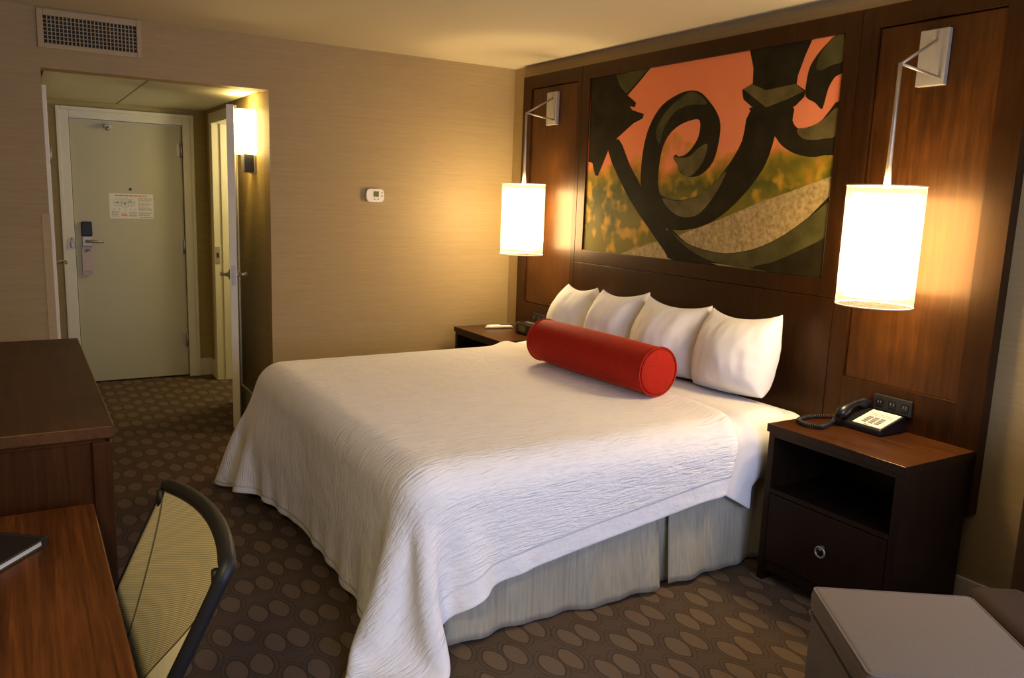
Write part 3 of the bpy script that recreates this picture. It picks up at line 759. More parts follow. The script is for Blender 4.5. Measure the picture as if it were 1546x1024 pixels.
# ---- telephone
ph = thing('telephone', 'black desk telephone with pale keypad face and coiled cord', 'telephone', (3.17, -.16, .682))
z0 = .682
def phone_pt(u, v): return None
b = MB()
b.prism([(-.242, z0), (-.078, z0), (-.078, z0 + .062), (-.092, z0 + .068), (-.235, z0 + .030), (-.242, z0 + .022)], 'yz', 3.06, 3.285, .006); b.build('base', 'black', ph)
sl = math.atan2(.038, .143)
def face(mb, x0, x1, s0, s1, lift, th, bev=0):
    # rectangle on the sloping keypad face: s runs up the slope from its front edge
    Mx = Matrix.Translation((0, -.235, z0 + .030)) @ Matrix.Rotation(sl, 4, 'X')
    mb.box(x0, x1, s0, s1, lift, lift + th, bev, 2, Mx)
b = MB(); face(b, 3.150, 3.279, .004, .142, -.001, .0025, .001); fc = b.build('keypad_face', 'whiteplastic', ph)
b = MB()
for r_ in range(4):
    for c_ in range(3): face(b, 3.178 + c_ * .028, 3.198 + c_ * .028, .024 + r_ * .015, .033 + r_ * .015, .0014, .003, .0008)
b.build('keys', 'grey', fc)
for q_ in ((3.165, 3.268, .096, .0985), (3.165, 3.268, .109, .1115), (3.20, 3.22, .008, .013)):
    b = MB(); face(b, *q_, .0014, .0005); b.build('printed_line', 'ink', fc)
b = MB()
hp = []
for k in range(17):
    t = k / 16; y = -.262 + .198 * t
    hp.append((3.103, y, z0 + .046 + .030 * t + .026 * math.sin(PI * t)))
rad = [.012, .022, .0255, .026, .0235, .0195, .0165, .0155, .015, .0155, .0165, .0195, .0235, .026, .0255, .022, .012]
b.tube(hp, rad, 20); b.build('handset', 'black', ph)
cp = []
pts = [Vector(p_) for p_ in ((3.085, -.262, z0 + .022), (3.10, -.33, z0 + .012), (3.10, -.375, z0 + .011), (3.05, -.395, z0 + .011), (2.995, -.37, z0 + .011), (2.975, -.30, z0 + .011), (2.985, -.23, z0 + .011), (3.02, -.175, z0 + .011), (3.068, -.15, z0 + .012))]
def crom(pts, n):
    out = []
    for i in range(len(pts) - 1):
        p0 = pts[max(i - 1, 0)]; p1 = pts[i]; p2 = pts[i + 1]; p3 = pts[min(i + 2, len(pts) - 1)]
        for s in range(n):
            t = s / n
            out.append(.5 * ((2 * p1) + (p2 - p0) * t + (2 * p0 - 5 * p1 + 4 * p2 - p3) * t * t + (3 * p1 - p0 - 3 * p2 + p3) * t ** 3))
    out.append(pts[-1]); return out
path = crom(pts, 60)
coil = []
for i, q in enumerate(path):
    d = (path[min(i + 1, len(path) - 1)] - path[max(i - 1, 0)]).normalized(); a = d.cross(Vector((0, 0, 1))).normalized(); u = a.cross(d)
    th = i * .75
    coil.append(q + (a * math.cos(th) + u * math.sin(th)) * .0072)
b = MB(); b.tube(coil, .0028, 6); b.build('coiled_cord', 'blackmatte', ph)

# ---- clock radio and remote on the far nightstand
ck = thing('clock_radio', 'small black clock radio on the far nightstand behind the red bolster', 'clock radio', (.60, -.17, .657))
b = MB(); b.box(.495, .715, -.235, -.115, .660, .738, .012, 3); b.build('case', 'black', ck)
b = MB(); b.box(.545, .63, -.2362, -.2345, .682, .720, .001); b.build('display', 'lcd', ck)
for x in (.56, .60, .64): 
    b = MB(); b.box(x, x + .024, -.19, -.165, .737, .7405, .001); b.build('button', 'grey', ck)
for x in (.52, .695):
    b = MB(); b.box(x - .012, x + .012, -.215, -.135, .657, .661); b.build('rubber_foot', 'blackmatte', ck)
rm = thing('remote_control', 'white remote control lying on the nightstand in the wall corner', 'remote control', (.29, -.22, .657))
Mr = Matrix.Translation((.285, -.232, .657)) @ Matrix.Rotation(math.radians(78), 4, 'Z')
def rprof(mb, x0, x1, w0, w1, z0_, z1_, n=14):
    rows = []
    for i in range(n + 1):
        t = i / n; x = x0 + (x1 - x0) * t; e = 1 - abs(2 * t - 1) ** 6
        w_ = (w0 + (w1 - w0) * t) * (.35 + .65 * math.sqrt(max(e, 0))); zt_ = z0_ + (z1_ - z0_) * (.35 + .65 * math.sqrt(max(e, 0)))
        rows.append([Mr @ Vector((x, w_ * math.cos(a), (z0_ + zt_) / 2 + (zt_ - z0_) / 2 * math.copysign(abs(math.sin(a)) ** .6, math.sin(a)))) for a in [2 * PI * k / 20 for k in range(21)]])
    mb.grid(rows)
    for r_ in (rows[0], rows[-1]): mb.bm.faces.new([mb.bm.verts.new(q) for q in r_[:-1]])
b = MB(); rprof(b, -.105, .10, .026, .022, 0, .026); bmesh.ops.remove_doubles(b.bm, verts=b.bm.verts[:], dist=1e-5); b.build('body', 'whiteplastic', rm)
b = MB(); b.box(.0, .095, -.017, .017, .0225, .0275, .003, 2, Mr); kp = b.build('keypad', 'black', rm)
b = MB()
for i in range(5):
    for j in range(3): b.box(.01 + i * .016, .019 + i * .016, -.011 + j * .0085, -.0055 + j * .0085, .027, .029, .0006, 1, Mr)
b.build('buttons', 'grey', kp)
# ------------------------------------------------------------------ bed
BX_0, BX_1, BY_0, BY_1, BT = .875, 2.855, -2.07, -.075, .650   # mattress outer box, top height
bed = thing('bed', 'king size bed with white mattress and sage pleated bed skirt', 'bed', (1.86, -1.05, 0))
b = MB(); b.box(BX_0 + .01, BX_1 - .01, BY_0 + .01, BY_1, .36, BT, .075, 5)
for f in b.bm.faces: f.smooth = True
b.build('mattress', 'sheet', bed)
b = MB(); b.box(BX_0 + .05, BX_1 - .05, BY_0 + .07, BY_1, .15, .359, .015); b.build('box_spring', 'skirt', bed)
b = MB(); b.box(BX_0 + .10, BX_1 - .10, BY_0 + .15, BY_1, .10, .149)
for x in (BX_0 + .2, 1.86, BX_1 - .2):
    for y in (BY_0 + .25, -.3): b.tube([(x, y, 0), (x, y, .12)], .025, 14)
b.build('bed_frame', 'blackmatte', bed)
def skirt_panel(p0, p1, out, seed, flare0=0., flare1=0., zb=.016, zt=.40):
    # hanging strip from p0 to p1 (2-D), pushed along 'out' towards its hem
    rr = random.Random(seed); p0 = Vector(p0); p1 = Vector(p1); o_ = Vector(out); L_ = (p1 - p0).length
    nu = max(6, int(L_ / .02)); nv = 14; ph_ = [rr.uniform(0, 6) for _ in range(4)]
    rows = []
    for i in range(nu + 1):
        s = i / nu; row = []
        for j in range(nv + 1):
            t = j / nv; q = p0.lerp(p1, s)
            w_ = (.4 + t) * 1.5 * (.006 * math.sin(s * L_ * 9 + ph_[0]) + .004 * math.sin(s * L_ * 23 + ph_[1]) + .003 * math.sin(s * L_ * 41 + t * 3 + ph_[2]))
            off = .004 + t * .012 + w_ + t ** 2 * (flare0 * (1 - s) ** 3 + flare1 * s ** 3)
            q = q + o_ * off
            z = zt + (zb - zt) * t + t * .008 * math.sin(s * L_ * 6 + ph_[3]) * t
            row.append((q.x, q.y, max(z, .006)))
        rows.append(row)
    b = MB(); b.grid(rows); o = b.build('bed_skirt', 'skirt', bed)
    md = o.modifiers.new('thick', 'SOLIDIFY'); md.thickness = .003; md.offset = -1
sx = BX_1 - .032; sy = BY_0 + .075
skirt_panel((sx, -1.935), (sx, -.965), (1, 0), 1, .012, .028)
skirt_panel((sx, -.905), (sx, -.10), (1, 0), 2, .03, 0)
skirt_panel((sx - .035, -1.03), (sx - .035, -.84), (1, 0), 3)
skirt_panel((sx - .03, -1.985), (sx - .03, -1.87), (1, 0), 4, .0, .0)
skirt_panel((sx - .005, sy + .0), (1.90, sy), (0, -1), 5, .015, .02)
skirt_panel((1.84, sy), (BX_0 + .04, sy), (0, -1), 6, .02, .01)
skirt_panel((1.95, sy + .03), (1.79, sy + .03), (0, -1), 7)
skirt_panel((BX_0 + .032, sy), (BX_0 + .032, -.10), (-1, 0), 8)

# ---- cloth draped by a small position-based solver
def drape(U, V, box, rad, thick, steps=1100, floorz=.012, puff=.085, seed=1):
    nu, nv = U.shape
    rs = np.random.RandomState(seed)
    P = np.stack([U, V, np.full_like(U, box[5] + thick + .004)], -1)
    P[..., 2] += rs.uniform(-.001, .001, U.shape)
    X = P.copy(); Vv = np.zeros_like(P)
    R2 = np.stack([U, V], -1)
    cons = []
    def add(di, dj, k):
        i0 = slice(max(0, -di), nu - max(0, di)); i1 = slice(max(0, di), nu - max(0, -di))
        j0 = slice(max(0, -dj), nv - max(0, dj)); j1 = slice(max(0, dj), nv - max(0, -dj))
        A = np.arange(nu * nv).reshape(nu, nv)
        a = A[i0, j0].ravel(); c = A[i1, j1].ravel()
        Rf = R2.reshape(-1, 2); L = np.linalg.norm(Rf[a] - Rf[c], axis=1)
        ii, jj = np.divmod(a, nv)
        stride = (ii // max(1, abs(di)) if di else jj // max(1, abs(dj))) % 2
        for par in (0, 1):
            m_ = stride == par
            cons.append((a[m_], c[m_], L[m_][:, None], k))
    add(1, 0, 1.); add(0, 1, 1.); add(1, 1, .35); add(1, -1, .35); add(2, 0, .25); add(0, 2, .25); add(4, 0, .12); add(0, 4, .12)
    cen = np.array([(box[0] + box[1]) / 2, (box[2] + box[3]) / 2, (box[4] + box[5]) / 2])
    half = np.array([(box[1] - box[0]) / 2, (box[3] - box[2]) / 2, (box[5] - box[4]) / 2]) - rad
    dt = 1 / 220.
    for it in range(steps):
        damp = .985 if it < steps * .7 else .93
        Vv *= damp; Vv[..., 2] -= 9.8 * dt
        sp_ = np.linalg.norm(Vv, axis=-1, keepdims=True); Vv *= np.minimum(1, 2.5 / np.maximum(sp_, 1e-9))
        Xo = X.copy(); X = X + Vv * dt
        F_ = X.reshape(-1, 3)
        for a, c, L, k in cons:
            d = F_[c] - F_[a]; l = np.linalg.norm(d, axis=1)[:, None]
            corr = d * (.5 * k * (l - L) / np.maximum(l, 1e-9))
            F_[a] += corr; F_[c] -= corr
        X = F_.reshape(nu, nv, 3)
        q = X - cen; aq = np.abs(q) - half
        outv = np.maximum(aq, 0); dist = np.linalg.norm(outv, axis=-1)
        inside_ = np.minimum(aq.max(-1), 0)
        sd = dist + inside_ - rad
        zz = np.clip((box[5] - .03 - X[..., 2]) / .34, 0, 1); zz = zz * zz * (3 - 2 * zz)
        wgt = np.clip((1.9 - X[..., 0]) / .7, 0.15, 1) * np.clip((2.84 - X[..., 0]) / .2, 0, 1)
        thk = thick + puff * zz * wgt
        hit = sd < thk
        n = np.sign(q) * outv / np.maximum(dist, 1e-6)[..., None]
        deep = hit & (dist < 1e-5)
        n[deep] = (0, 0, 1)
        X = X + np.where(hit[..., None], n * (thk - sd)[..., None], 0)
        # friction: keep contact points from sliding
        mv = X - Xo; tang = mv - (mv * n).sum(-1, keepdims=True) * n
        X = X - np.where(hit[..., None], tang * .6, 0)
        low = X[..., 2] < floorz
        X[..., 2] = np.maximum(X[..., 2], floorz)
        X[low, :2] = Xo[low, :2] * .8 + X[low, :2] * .2
        Vv = (X - Xo) / dt
    return X
nu, nv = 118, 86
sU = np.linspace(0, 1, nu)[:, None] * np.ones((1, nv)); sV = np.ones((nu, 1)) * np.linspace(0, 1, nv)[None, :]
Vg = -.50 + sV * (-2.525 + .50)
ss = np.clip((sV - .70) / .3, 0, 1); ss = ss * ss * (3 - 2 * ss)
ul = .46 + .12 * ss
ur = 3.075 + (-.5 - Vg) / 1.5 * .15
Ug = ul + sU * (ur - ul)
headskew = -.17 * np.clip((Ug - 2.55) / .55, 0, 1) ** 1.2 - .05 * np.clip((1.2 - Ug) / .6, 0, 1)
Vg = Vg + headskew * (1 - sV)
lc = np.clip((1.05 - Ug) / .5, 0, 1); lc = lc * lc * (3 - 2 * lc)
Vg = np.where(Vg < -1.5, -1.5 + (Vg + 1.5) * (1 - .17 * lc), Vg) - .02 * sV
box = (BX_0, BX_1, BY_0, -.03, -1.0, BT)
Xc = drape(Ug, Vg, box, .105, .018)
edge = (np.exp(-(sV * 2.0 / .08) ** 2) * (1 - .45 * np.exp(-(sV * 2.0 / .012) ** 2)))[..., None]
qd = np.stack([np.clip(Xc[..., 0] - (BX_1 - .10), 0, .1) / .1 + np.clip((BX_0 + .10) - Xc[..., 0], 0, .1) / -.1, np.zeros_like(sV), np.where((Xc[..., 0] > BX_1 - .02) | (Xc[..., 0] < BX_0 + .02), .1, 1.)], -1)
Xc = Xc + edge * qd * .031
hemd = np.minimum(np.minimum((1 - sU) * (ur - ul) - .085, (1 - sV) * 2.0 - .035), sU * 2.5 - .035)
b = MB(); bm_ = b.bm
vv = [[bm_.verts.new(Xc[i, j]) for j in range(nv)] for i in range(nu)]
l1 = bm_.loops.layers.uv.new('cloth'); l2 = bm_.loops.layers.uv.new('hem')
for i in range(nu - 1):
    for j in range(nv - 1):
        idx = ((i, j), (i, j + 1), (i + 1, j + 1), (i + 1, j))
        f = bm_.faces.new([vv[a][c] for a, c in idx]); f.smooth = True
        for lp, (a, c) in zip(f.loops, idx):
            lp[l1].uv = (Ug[a, c], Vg[a, c]); lp[l2].uv = (hemd[a, c], 0)
for k in range(2): bmesh.ops.smooth_vert(bm_, verts=bm_.verts[:], factor=.25, use_axis_x=True, use_axis_y=True, use_axis_z=True)
cov = b.build('coverlet', 'coverlet', None)
recenter(cov)
md = cov.modifiers.new('thick', 'SOLIDIFY'); md.thickness = .009; md.offset = 1
md = cov.modifiers.new('soft', 'SUBSURF'); md.levels = 1; md.render_levels = 2
tag(cov, 'white ripple textured coverlet draped over the bed to near the floor', 'bedspread')

# ---- smooth white sheet folded over below the pillows
def sheet_band():
    rows = []
    xr, xl, r = BX_1 + .006, BX_0 - .006, .095; zt = BT + .006
    path = []   # (x, z, nx, nz, hang)
    for k in range(15): path.append((xl, zt - r - .27 * (1 - k / 14), -1, 0, 1 - k / 14))
    for k in range(1, 9): a = PI - (PI / 2) * k / 8; path.append((xl + r + r * math.cos(a), zt - r + r * math.sin(a), math.cos(a), math.sin(a), 0))
    for k in range(1, 40): path.append((xl + r + (xr - xl - 2 * r) * k / 40, zt, 0, 1, 0))
    for k in range(9): a = PI / 2 - (PI / 2) * k / 8; path.append((xr - r + r * math.cos(a), zt - r + r * math.sin(a), math.cos(a), math.sin(a), 0))
    for k in range(1, 19): path.append((xr, zt - r - .285 * k / 18, 1, 0, k / 18))
    m_ = 22
    for (x, z, nx, nz, hg) in path:
        row = []
        y0_ = -.22 - .265 * min(1, hg * 1.6) if x > 1.8 else -.22
        if x > 2.7 and hg == 0: y0_ = -.22 - .05 * nx
        y1_ = -.585 - .10 * hg
        for j in range(m_ + 1):
            t = j / m_; y = y0_ + (y1_ - y0_) * t
            wv = .004 * math.sin(y * 40 + x * 5) * (.4 + hg) + .003 * math.sin(x * 19 + y * 13) + .008 * hg * math.sin(y * 26 + 2)
            puff = .006 + .020 * math.sin(PI * min(1, t * 1.05)) ** .7
            z = z + .115 * t * hg
            lift = puff * min(1, max(.0, (y - (y1_ + .045)) / .05)) + .4 * wv * (t < .8) + .001
            row.append((x + nx * lift, y, z + nz * lift)); z = z - .115 * t * hg
        rows.append(row)
    b = MB(); b.grid(rows)
    o = b.build('folded_sheet', 'sheet', None); recenter(o)
    md = o.modifiers.new('thick', 'SOLIDIFY'); md.thickness = .008; md.offset = 1
    md = o.modifiers.new('soft', 'SUBSURF'); md.levels = 1; md.render_levels = 1
    tag(o, 'smooth white sheet folded over the bed between coverlet and pillows', 'sheet')
sheet_band()

# ---- pillows
def pillow(name, label, cx, cy, w, h, T, lean, yaw, roll, seed, topw=(1, 1), zb=.706):
    rr = random.Random(seed); n = 40
    Mx = Matrix.Translation((cx, cy, zb)) @ Matrix.Rotation(yaw, 4, 'Z') @ Matrix.Rotation(-lean, 4, 'X') @ Matrix.Rotation(roll, 4, 'Y')
    off = Vector((rr.uniform(0, 50), rr.uniform(0, 50), 0))
    k4 = [rr.uniform(-1, 1) for _ in range(4)]
    b = MB()
    def surf(sgn):
        rows = []
        for i in range(n + 1):
            u = -1 + 2 * i / n; u = math.sin(u * PI / 2) * .5 + u * .5; row = []
            for j in range(n + 1):
                v = -1 + 2 * j / n; v = math.sin(v * PI / 2) * .5 + v * .5
                eu = max(0, 1 - u * u); ev = max(0, 1 - v * v)
                th = T * (eu ** .46) * (ev ** .46) 
                # edges drawn in between the corners
                tw = topw[1] if u > 0 else topw[0]; vv_ = max(0, v)
                a = u * w / 2 * (1 + .05 * ev) * (1 + (tw - 1) * vv_ ** 1.6); c = v * h / 2 * (1 - (.21 if v > 0 else .02) * eu ** .8)
                if v > .3: c += (tw - .9) * .02 * abs(u) ** 3
                if v < 0: c += .012 * (1 - eu) * (v * v)
                nz = mnoise.noise(Vector((a * 9, c * 5, sgn)) + off) * .013 + mnoise.noise(Vector((a * 26, c * 11, sgn * 2)) + off) * .006 + .0035 * math.sin((c + .15 * a) * 95 + k4[3]) * max(0, abs(u) - .45)
                fold = .007 * math.sin((a * 1.2 + c * .55 * k4[1]) * 60 + k4[2] * 3) * (abs(u) ** 3) * (1 - abs(v) ** 4)
                e = (eu * ev) ** .35
                sag = .025 * (1 - v) * .5
                d = sgn * (th * (1 + .22 * (-v)) + (nz + fold) * e)
                row.append(Mx @ Vector((a, d, h / 2 * .93 + c)))
            rows.append(row)
        return rows
    b.grid(surf(1)); b.grid(surf(-1))
    bmesh.ops.remove_doubles(b.bm, verts=b.bm.verts[:], dist=.0006)
    o = b.build(name, 'sheet', None); recenter(o)
    md = o.modifiers.new('soft', 'SUBSURF'); md.levels = 1; md.render_levels = 1
    return tag(o, label, 'pillow', 'white pillows against the headboard')
pillow('pillow', 'white pillow standing at the end of the row nearest the wall corner', 1.185, -.272, .36, .385, .135, .30, .20, .0, 11, (.66, .66))
pillow('pillow', 'white pillow second from the wall corner with a pointed corner tip', 1.61, -.288, .375, .40, .135, .30, .18, -.05, 12, (.80, 1.02))
pillow('pillow', 'white creased pillow third from the wall corner', 2.045, -.296, .445, .40, .14, .31, .10, .0, 13, (.94, .98))
pillow('pillow', 'white pillow nearest the telephone nightstand, at the end of the row', 2.51, -.292, .42, .405, .145, .29, .02, -.05, 14, (.96, 1.02))

# ---- bolster
A_ = Vector((1.515, -.672, .806)); B_ = Vector((2.42, -.646, .806)); R_ = .113
bol = thing('bolster', 'red velvet bolster cushion with piped round ends lying across the bed', 'cushion', tuple((A_ + B_) / 2 - Vector((0, 0, R_))))
dB = (B_ - A_); Lb = dB.length
b = MB(); prof = [(R_ - .012, .0)]
for k in range(41):
    t = k / 40; prof.append((R_ + .003 * math.sin(PI * t) , .004 + (Lb - .008) * t))
prof.append((R_ - .012, Lb))
b.lathe(A_, dB, prof, 64)
b.build('body', 'velvet', bol)
du = dB.normalized(); ou = du.orthogonal().normalized(); ow = du.cross(ou)
for c_, s_ in ((A_, -1), (B_, 1)):
    b = MB(); b.lathe(c_, du * s_, [(R_ - .004, -.002), (R_ - .012, .006), (R_ * .6, .011), (R_ * .25, .013), (.004, .0132)], 64); b.build('end_cap', 'velvet', bol)
    b = MB(); b.tube([c_ + (ou * math.cos(2 * PI * k / 64) + ow * math.sin(2 * PI * k / 64)) * (R_ + .001) for k in range(64)], .0042, 8, closed=True); b.build('piping', 'velvet', bol)

# ------------------------------------------------------------------ dresser, desk, chair
DX0, DX1, DYF, DT = 1.40, 2.832, -2.93, .930
dr = thing('dresser', 'long dark wood dresser against the left wall beyond the desk', 'dresser', ((DX0 + DX1) / 2, -3.24, 0))
b = MB(); b.box(DX0, DX1, YL + .016, DYF, DT - .034, DT, .003); b.build('top', 'dresser', dr)
b = MB()
b.box(DX0 + .02, DX1 - .02, YL + .02, DYF - .03, .075, DT - .046)
b.box(DX0 + .012, DX1 - .012, YL + .02, DYF - .022, DT - .046, DT - .034)
b.box(DX0 + .05, DX1 - .05, YL + .02, DYF - .07, 0, .075)
b.build('carcass', 'dresserside', dr)
for x0 in (DX0 + .004, DX1 - .045):
    b = MB(); b.box(x0, x0 + .041, DYF - .055, DYF - .008, 0, DT - .046, .002); b.build('corner_post', 'dresserside', dr)
n = 3; wd = (DX1 - DX0 - .10) / n
for k in range(n):
    for z0_, z1_ in ((.09, .47), (.482, .868)):
        x0 = DX0 + .05 + k * wd
        b = MB(); b.box(x0 + .004, x0 + wd - .004, DYF - .031, DYF - .012, z0_, z1_, .002); d_ = b.build('drawer', 'dresserside', dr)
        b = MB(); c_ = x0 + wd / 2; zz_ = (z0_ + z1_) / 2
        b.lathe((c_, DYF - .012, zz_), (0, 1, 0), [(.008, 0), (.008, .008), (.013, .014), (.011, .018)], 18); b.build('knob', 'nickel', d_)

dk = thing('desk', 'reddish brown wood desk in front of the dresser', 'desk', (3.6, -3.27, 0))
KX0, KX1, KYF, KT = 2.876, 4.34, -2.992, .737
b = MB(); b.box(KX0, KX1, YL + .016, KYF, KT - .036, KT, .003); b.build('top', 'desk', dk)
for x0 in (KX0 + .01, KX1 - .045):
    b = MB(); b.box(x0, x0 + .035, YL + .02, KYF - .03, 0, KT - .037, .002); b.build('leg', 'dresserside', dk)
b = MB(); b.box(KX0 + .045, KX1 - .045, YL + .03, YL + .05, .30, KT - .037); b.build('back_panel', 'dresserside', dk)

# ---- folder on the desk
fo = thing('folder', 'black folder with white pages lying on the desk', 'folder', (3.08, -3.25, KT))
Mf = Matrix.Translation((3.112, -3.102, KT)) @ Matrix.Rotation(math.radians(45.5), 4, 'Z')
# local -x runs along the edge towards the camera, -y back over the desk
c45 = Matrix.Translation((3.112, -3.104, KT)) @ Matrix.Rotation(math.radians(-39), 4, 'Z')
b = MB(); b.box(0, .235, -.31, 0, .0005, .004, .001, 2, c45); b.box(-.001, .012, -.31, 0, .0005, .022, .002, 2, c45); b.build('back_cover', 'blackmatte', fo)
b = MB(); b.box(.013, .228, -.302, -.006, .0042, .0165, 0, 2, c45); b.build('pages', 'paper', fo)
b = MB(); b.box(.0125, .235, -.31, 0, .017, .0212, .001, 2, c45); b.build('front_cover', 'black', fo)

# ---- mesh office chair pushed in at the desk
ch = thing('office_chair', 'dark framed office chair with khaki mesh back pushed in at the desk', 'chair', (3.5, -3.25, 0))
cx0, cx1 = 3.268, 3.752
def cback(s, t):
    z = .892 - .46 * t
    y = -2.872 + .028 * s - .46 * (.892 - z) * 1.06
    nb = 1 - (2 * s - 1) ** 2
    y += .034 * nb * (1 - .15 * t); z += .012 * nb * (1 - t)
    ins = .035 * t * t
    return Vector((cx0 + ins + (cx1 - cx0 - 2 * ins) * s, y, z))
rows = [[cback(i / 30, j / 30) for j in range(31)] for i in range(31)]
b = MB(); b.grid(rows); mo = b.build('backrest', 'mesh', ch)
md = mo.modifiers.new('thick', 'SOLIDIFY'); md.thickness = .004; md.offset = 0
fr = [cback(i / 24, 0) for i in range(25)] + [cback(1, j / 20) for j in range(1, 21)] + [cback(1 - i / 24, 1) for i in range(1, 25)] + [cback(0, 1 - j / 20) for j in range(1, 20)]
rf = [.0165] * 25 + [.0135] * 20 + [.014] * 24 + [.0075] * 19
rf = [sum(rf[(i + d) % len(rf)] for d in (-1, 0, 1)) / 3 for i in range(len(rf))]
b = MB(); b.tube([p_ + Vector((0, .006, .004)) for p_ in fr], rf, 12, closed=True); b.build('back_frame', 'chairframe', ch)
for s_ in (.025, .975):
    b = MB(); q = cback(s_, .03); b.tube([q + Vector((0, -.006, .012)), q + Vector((0, -.006, -.03))], .009, 10); b.build('frame_clip', 'chairframe', ch)
# stitched lines on the mesh
off = Vector((0, -.0035, .0018))
b = MB(); b.tube([cback(.03 + .42 * (t_ ** .85), .03 + .95 * t_) + off for t_ in [k / 24 for k in range(25)]], .0016, 6)
b.tube([cback(.985 - .46 * math.sin(t_ * PI / 2) ** 1.25, .16 + .8 * t_) + off for t_ in [k / 24 for k in range(25)]], .0016, 6); b.build('stitching', 'seam', ch)
b = MB()
rows = []
for k in range(25):
    t_ = k / 24; s0 = .985 - .46 * math.sin(t_ * PI / 2) ** 1.25
    rows.append([cback(s0 + (.992 - s0) * m_ / 6, .16 + .8 * t_) + off * .9 for m_ in range(7)])
b.grid(rows); b.build('lumbar_panel', 'lumbar', ch)
b = MB(); b.box(cx0 + .01, cx1 - .01, -3.50, -3.085, .43, .485, .022, 4)
for f in b.bm.faces: f.smooth = True
b.build('seat', 'armdark', ch)
b = MB(); b.tube([(3.51, -3.29, .10), (3.51, -3.29, .43)], .025, 16); b.tube([(3.51, -3.20, .425), (3.51, -3.06, .41), (3.51, -3.045, .50), (3.51, -3.02, .58)], .016, 10); b.build('column', 'chairframe', ch)
for k in range(5):
    a = 2 * PI * k / 5 + .3; ex, ey = 3.51 + .215 * math.cos(a), -3.29 + .215 * math.sin(a)
    b = MB(); b.tube([(3.51, -3.29, .115), (ex, ey, .078)], [.022, .013], 10); lg = b.build('leg', 'chairframe', ch)
    b = MB(); b.lathe((ex - .012 * math.sin(a), ey + .012 * math.cos(a), .027), (-math.sin(a), math.cos(a), 0), [(.026, -.03), (.027, -.028), (.027, .004), (.026, .006)], 20)
    b.tube([(ex, ey, .03), (ex, ey, .08)], .006, 8); b.build('caster', 'blackmatte', lg)

# ------------------------------------------------------------------ ottoman and armchair
oc = Vector((4.035, -1.087)); oa = math.radians(-35)
Mo = Matrix.Translation((oc.x, oc.y, 0)) @ Matrix.Rotation(oa, 4, 'Z')
ot = thing('ottoman', 'square taupe upholstered ottoman beside the armchair', 'ottoman', (oc.x, oc.y, 0))
hw, hd = .235, .236
b = MB(); b.box(-hw, hw, -hd, hd, .372, .452, .022, 4, Mo)
for f in b.bm.faces: f.smooth = True
b.build('cushion', 'ottoman', ot)
b = MB(); b.box(-hw + .006, hw - .006, -hd + .006, hd - .006, .055, .371, .010, 3, Mo); b.build('base', 'ottoman', ot)
b = MB()
def rr_path(hx_, hy_, r_, z):
    o_ = []
    for cx_, cy_, a0 in ((hx_ - r_, hy_ - r_, 0), (-hx_ + r_, hy_ - r_, PI / 2), (-hx_ + r_, -hy_ + r_, PI), (hx_ - r_, -hy_ + r_, 3 * PI / 2)):
        for k in range(7): a = a0 + PI / 2 * k / 6; o_.append((cx_ + r_ * math.cos(a), cy_ + r_ * math.sin(a), z))
    return o_
b.tube([Mo @ Vector(p_) for p_ in rr_path(hw - .006, hd - .006, .016, .447)], .0035, 8, closed=True)
b.tube([Mo @ Vector(p_) for p_ in rr_path(hw - .001, hd - .001, .016, .3715)], .0035, 8, closed=True); b.build('piping', 'ottoman', ot)
for sx_ in (-1, 1):
    for sy_ in (-1, 1):
        b = MB(); b.tube([Mo @ Vector((sx_ * (hw - .04), sy_ * (hd - .04), 0)), Mo @ Vector((sx_ * (hw - .04), sy_ * (hd - .04), .06))], [.015, .02], 14); b.build('leg', 'woodblack', ot)
Ma = Matrix.Translation((3.895, -.635, 0)) @ Matrix.Rotation(oa, 4, 'Z')
ac = thing('armchair', 'brown upholstered armchair in the corner behind the ottoman', 'armchair', (4.2, -.5, 0))
for y0_, y1_ in ((0, .187), (.555, .67)):
    b = MB(); b.box(0 if y0_ > .1 else .0, .70, y0_, min(y1_, .17) if y0_ < .1 else y1_, .06, .425, .03, 4, Ma)
    for f in b.bm.faces: f.smooth = True
    arm = b.build('arm', 'armchair', ac)
    b = MB(); b.tube([Ma @ Vector((x_, y0_ + .003, .40)) for x_ in (.028, .2, .4, .6, .675)], .004, 8); b.build('piping', 'armdark', arm)
b = MB(); b.box(-.09, .10, .172, .552, .06, .88, .03, 4, Ma)
for f in b.bm.faces: f.smooth = True
b.build('backrest', 'armdark', ac)
b = MB(); b.box(.103, .70, .19, .552, .06, .25, .012, 2, Ma); b.build('base', 'armchair', ac)
b = MB(); b.box(.105, .69, .192, .55, .252, .385, .03, 4, Ma)
for f in b.bm.faces: f.smooth = True
b.build('seat', 'armchair', ac)
for x_ in (.05, .65):
    for y_ in (.06, .61):
        b = MB(); b.tube([Ma @ Vector((x_, y_, 0)), Ma @ Vector((x_, y_, .065))], [.016, .022], 12); b.build('leg', 'woodblack', ac)

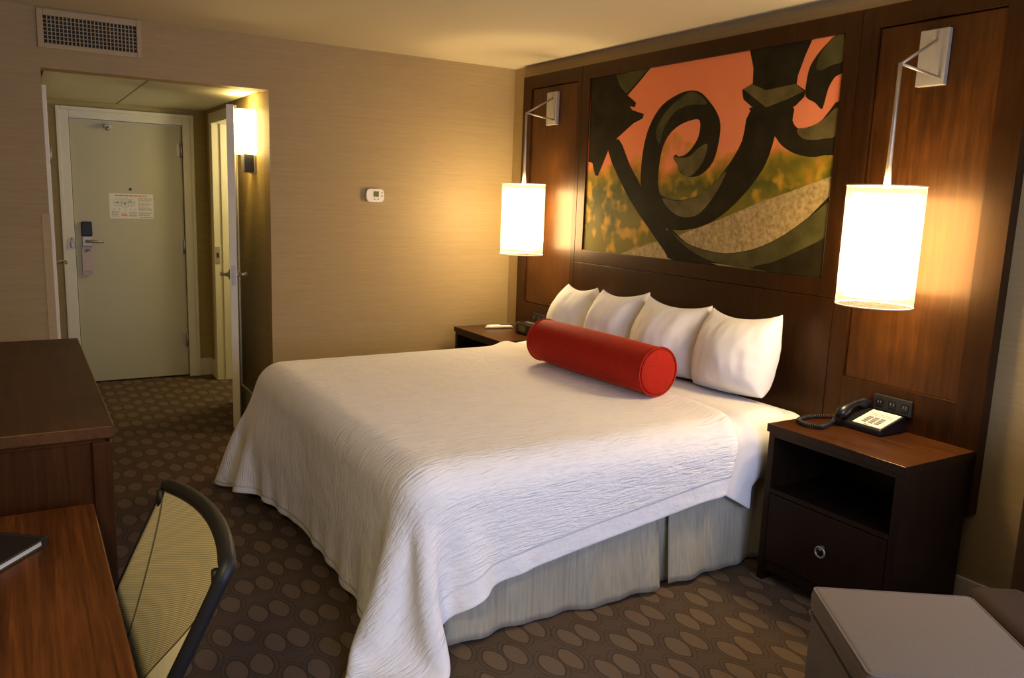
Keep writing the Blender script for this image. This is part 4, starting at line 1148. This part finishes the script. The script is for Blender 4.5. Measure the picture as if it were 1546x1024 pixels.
# ------------------------------------------------------------------ light
def area(name, loc, rot, sx_, sy_, e, col):
    l = bpy.data.lights.new(name, 'AREA'); l.shape = 'RECTANGLE'; l.size = sx_; l.size_y = sy_; l.energy = e; l.color = col
    o = bpy.data.objects.new(name, l); COL.objects.link(o); o.location = loc; o.rotation_euler = rot; return o
area('window_daylight', (XW - .03, (WY0 + WY1) / 2, (WZ0 + WZ1) / 2), (0, math.radians(90), 0), WZ1 - WZ0 - .1, WY1 - WY0 - .1, 57, (.60, .67, 1.0))
def point(name, loc, e, col, r_=.04):
    l = bpy.data.lights.new(name, 'POINT'); l.energy = e; l.color = col; l.shadow_soft_size = r_
    o = bpy.data.objects.new(name, l); COL.objects.link(o); o.location = loc; return o
point('hall_sconce_bulb', (-.395, OR - .058, 1.95), 13, (1, .70, .26), .03)
point('bathroom_bulb', (-1.25, OR + .55, 1.9), 18, (1, .82, .45), .08)
sl_ = bpy.data.lights.new('fill_spot', 'SPOT'); sl_.energy = 46; sl_.color = (1, .78, .42); sl_.spot_size = math.radians(84); sl_.spot_blend = .9; sl_.shadow_soft_size = .12  # unseen spot added to brighten the bed foot and chair, no fixture modelled
so_ = bpy.data.objects.new('fill_spot', sl_); COL.objects.link(so_); so_.location = (4.45, -3.36, 1.95)
so_.rotation_euler = (Vector((2.3, -2.5, .2)) - Vector((4.45, -3.36, 1.95))).to_track_quat('-Z', 'Y').to_euler()
w = bpy.data.worlds.new('World'); SC.world = w; w.use_nodes = True
bg = w.node_tree.nodes['Background']; bg.inputs[0].default_value = (.55, .68, 1, 1); bg.inputs[1].default_value = .8

# ------------------------------------------------------------------ camera
yaw, pitch, roll = .5516, -.1717, .036
cy_, sy_ = math.cos(yaw), math.sin(yaw); cp_, sp_ = math.cos(pitch), math.sin(pitch)
fw = Vector((-cy_ * cp_, sy_ * cp_, sp_)); rt = Vector((sy_, cy_, 0)); up = rt.cross(fw)
r2 = rt * math.cos(roll) + up * math.sin(roll); u2 = up * math.cos(roll) - rt * math.sin(roll)
cd_ = bpy.data.cameras.new('camera'); cam = bpy.data.objects.new('camera', cd_); COL.objects.link(cam)
cd_.sensor_width = 36; cd_.lens = 36 * 1222.53 / 1546; cd_.clip_start = .02
Mc = Matrix(((r2.x, u2.x, -fw.x, 5.1636), (r2.y, u2.y, -fw.y, -3.126), (r2.z, u2.z, -fw.z, 1.565), (0, 0, 0, 1)))
cam.matrix_world = Mc
SC.camera = cam
SC.view_settings.view_transform = 'Standard'
SC.view_settings.look = 'None'
SC.view_settings.exposure = .26
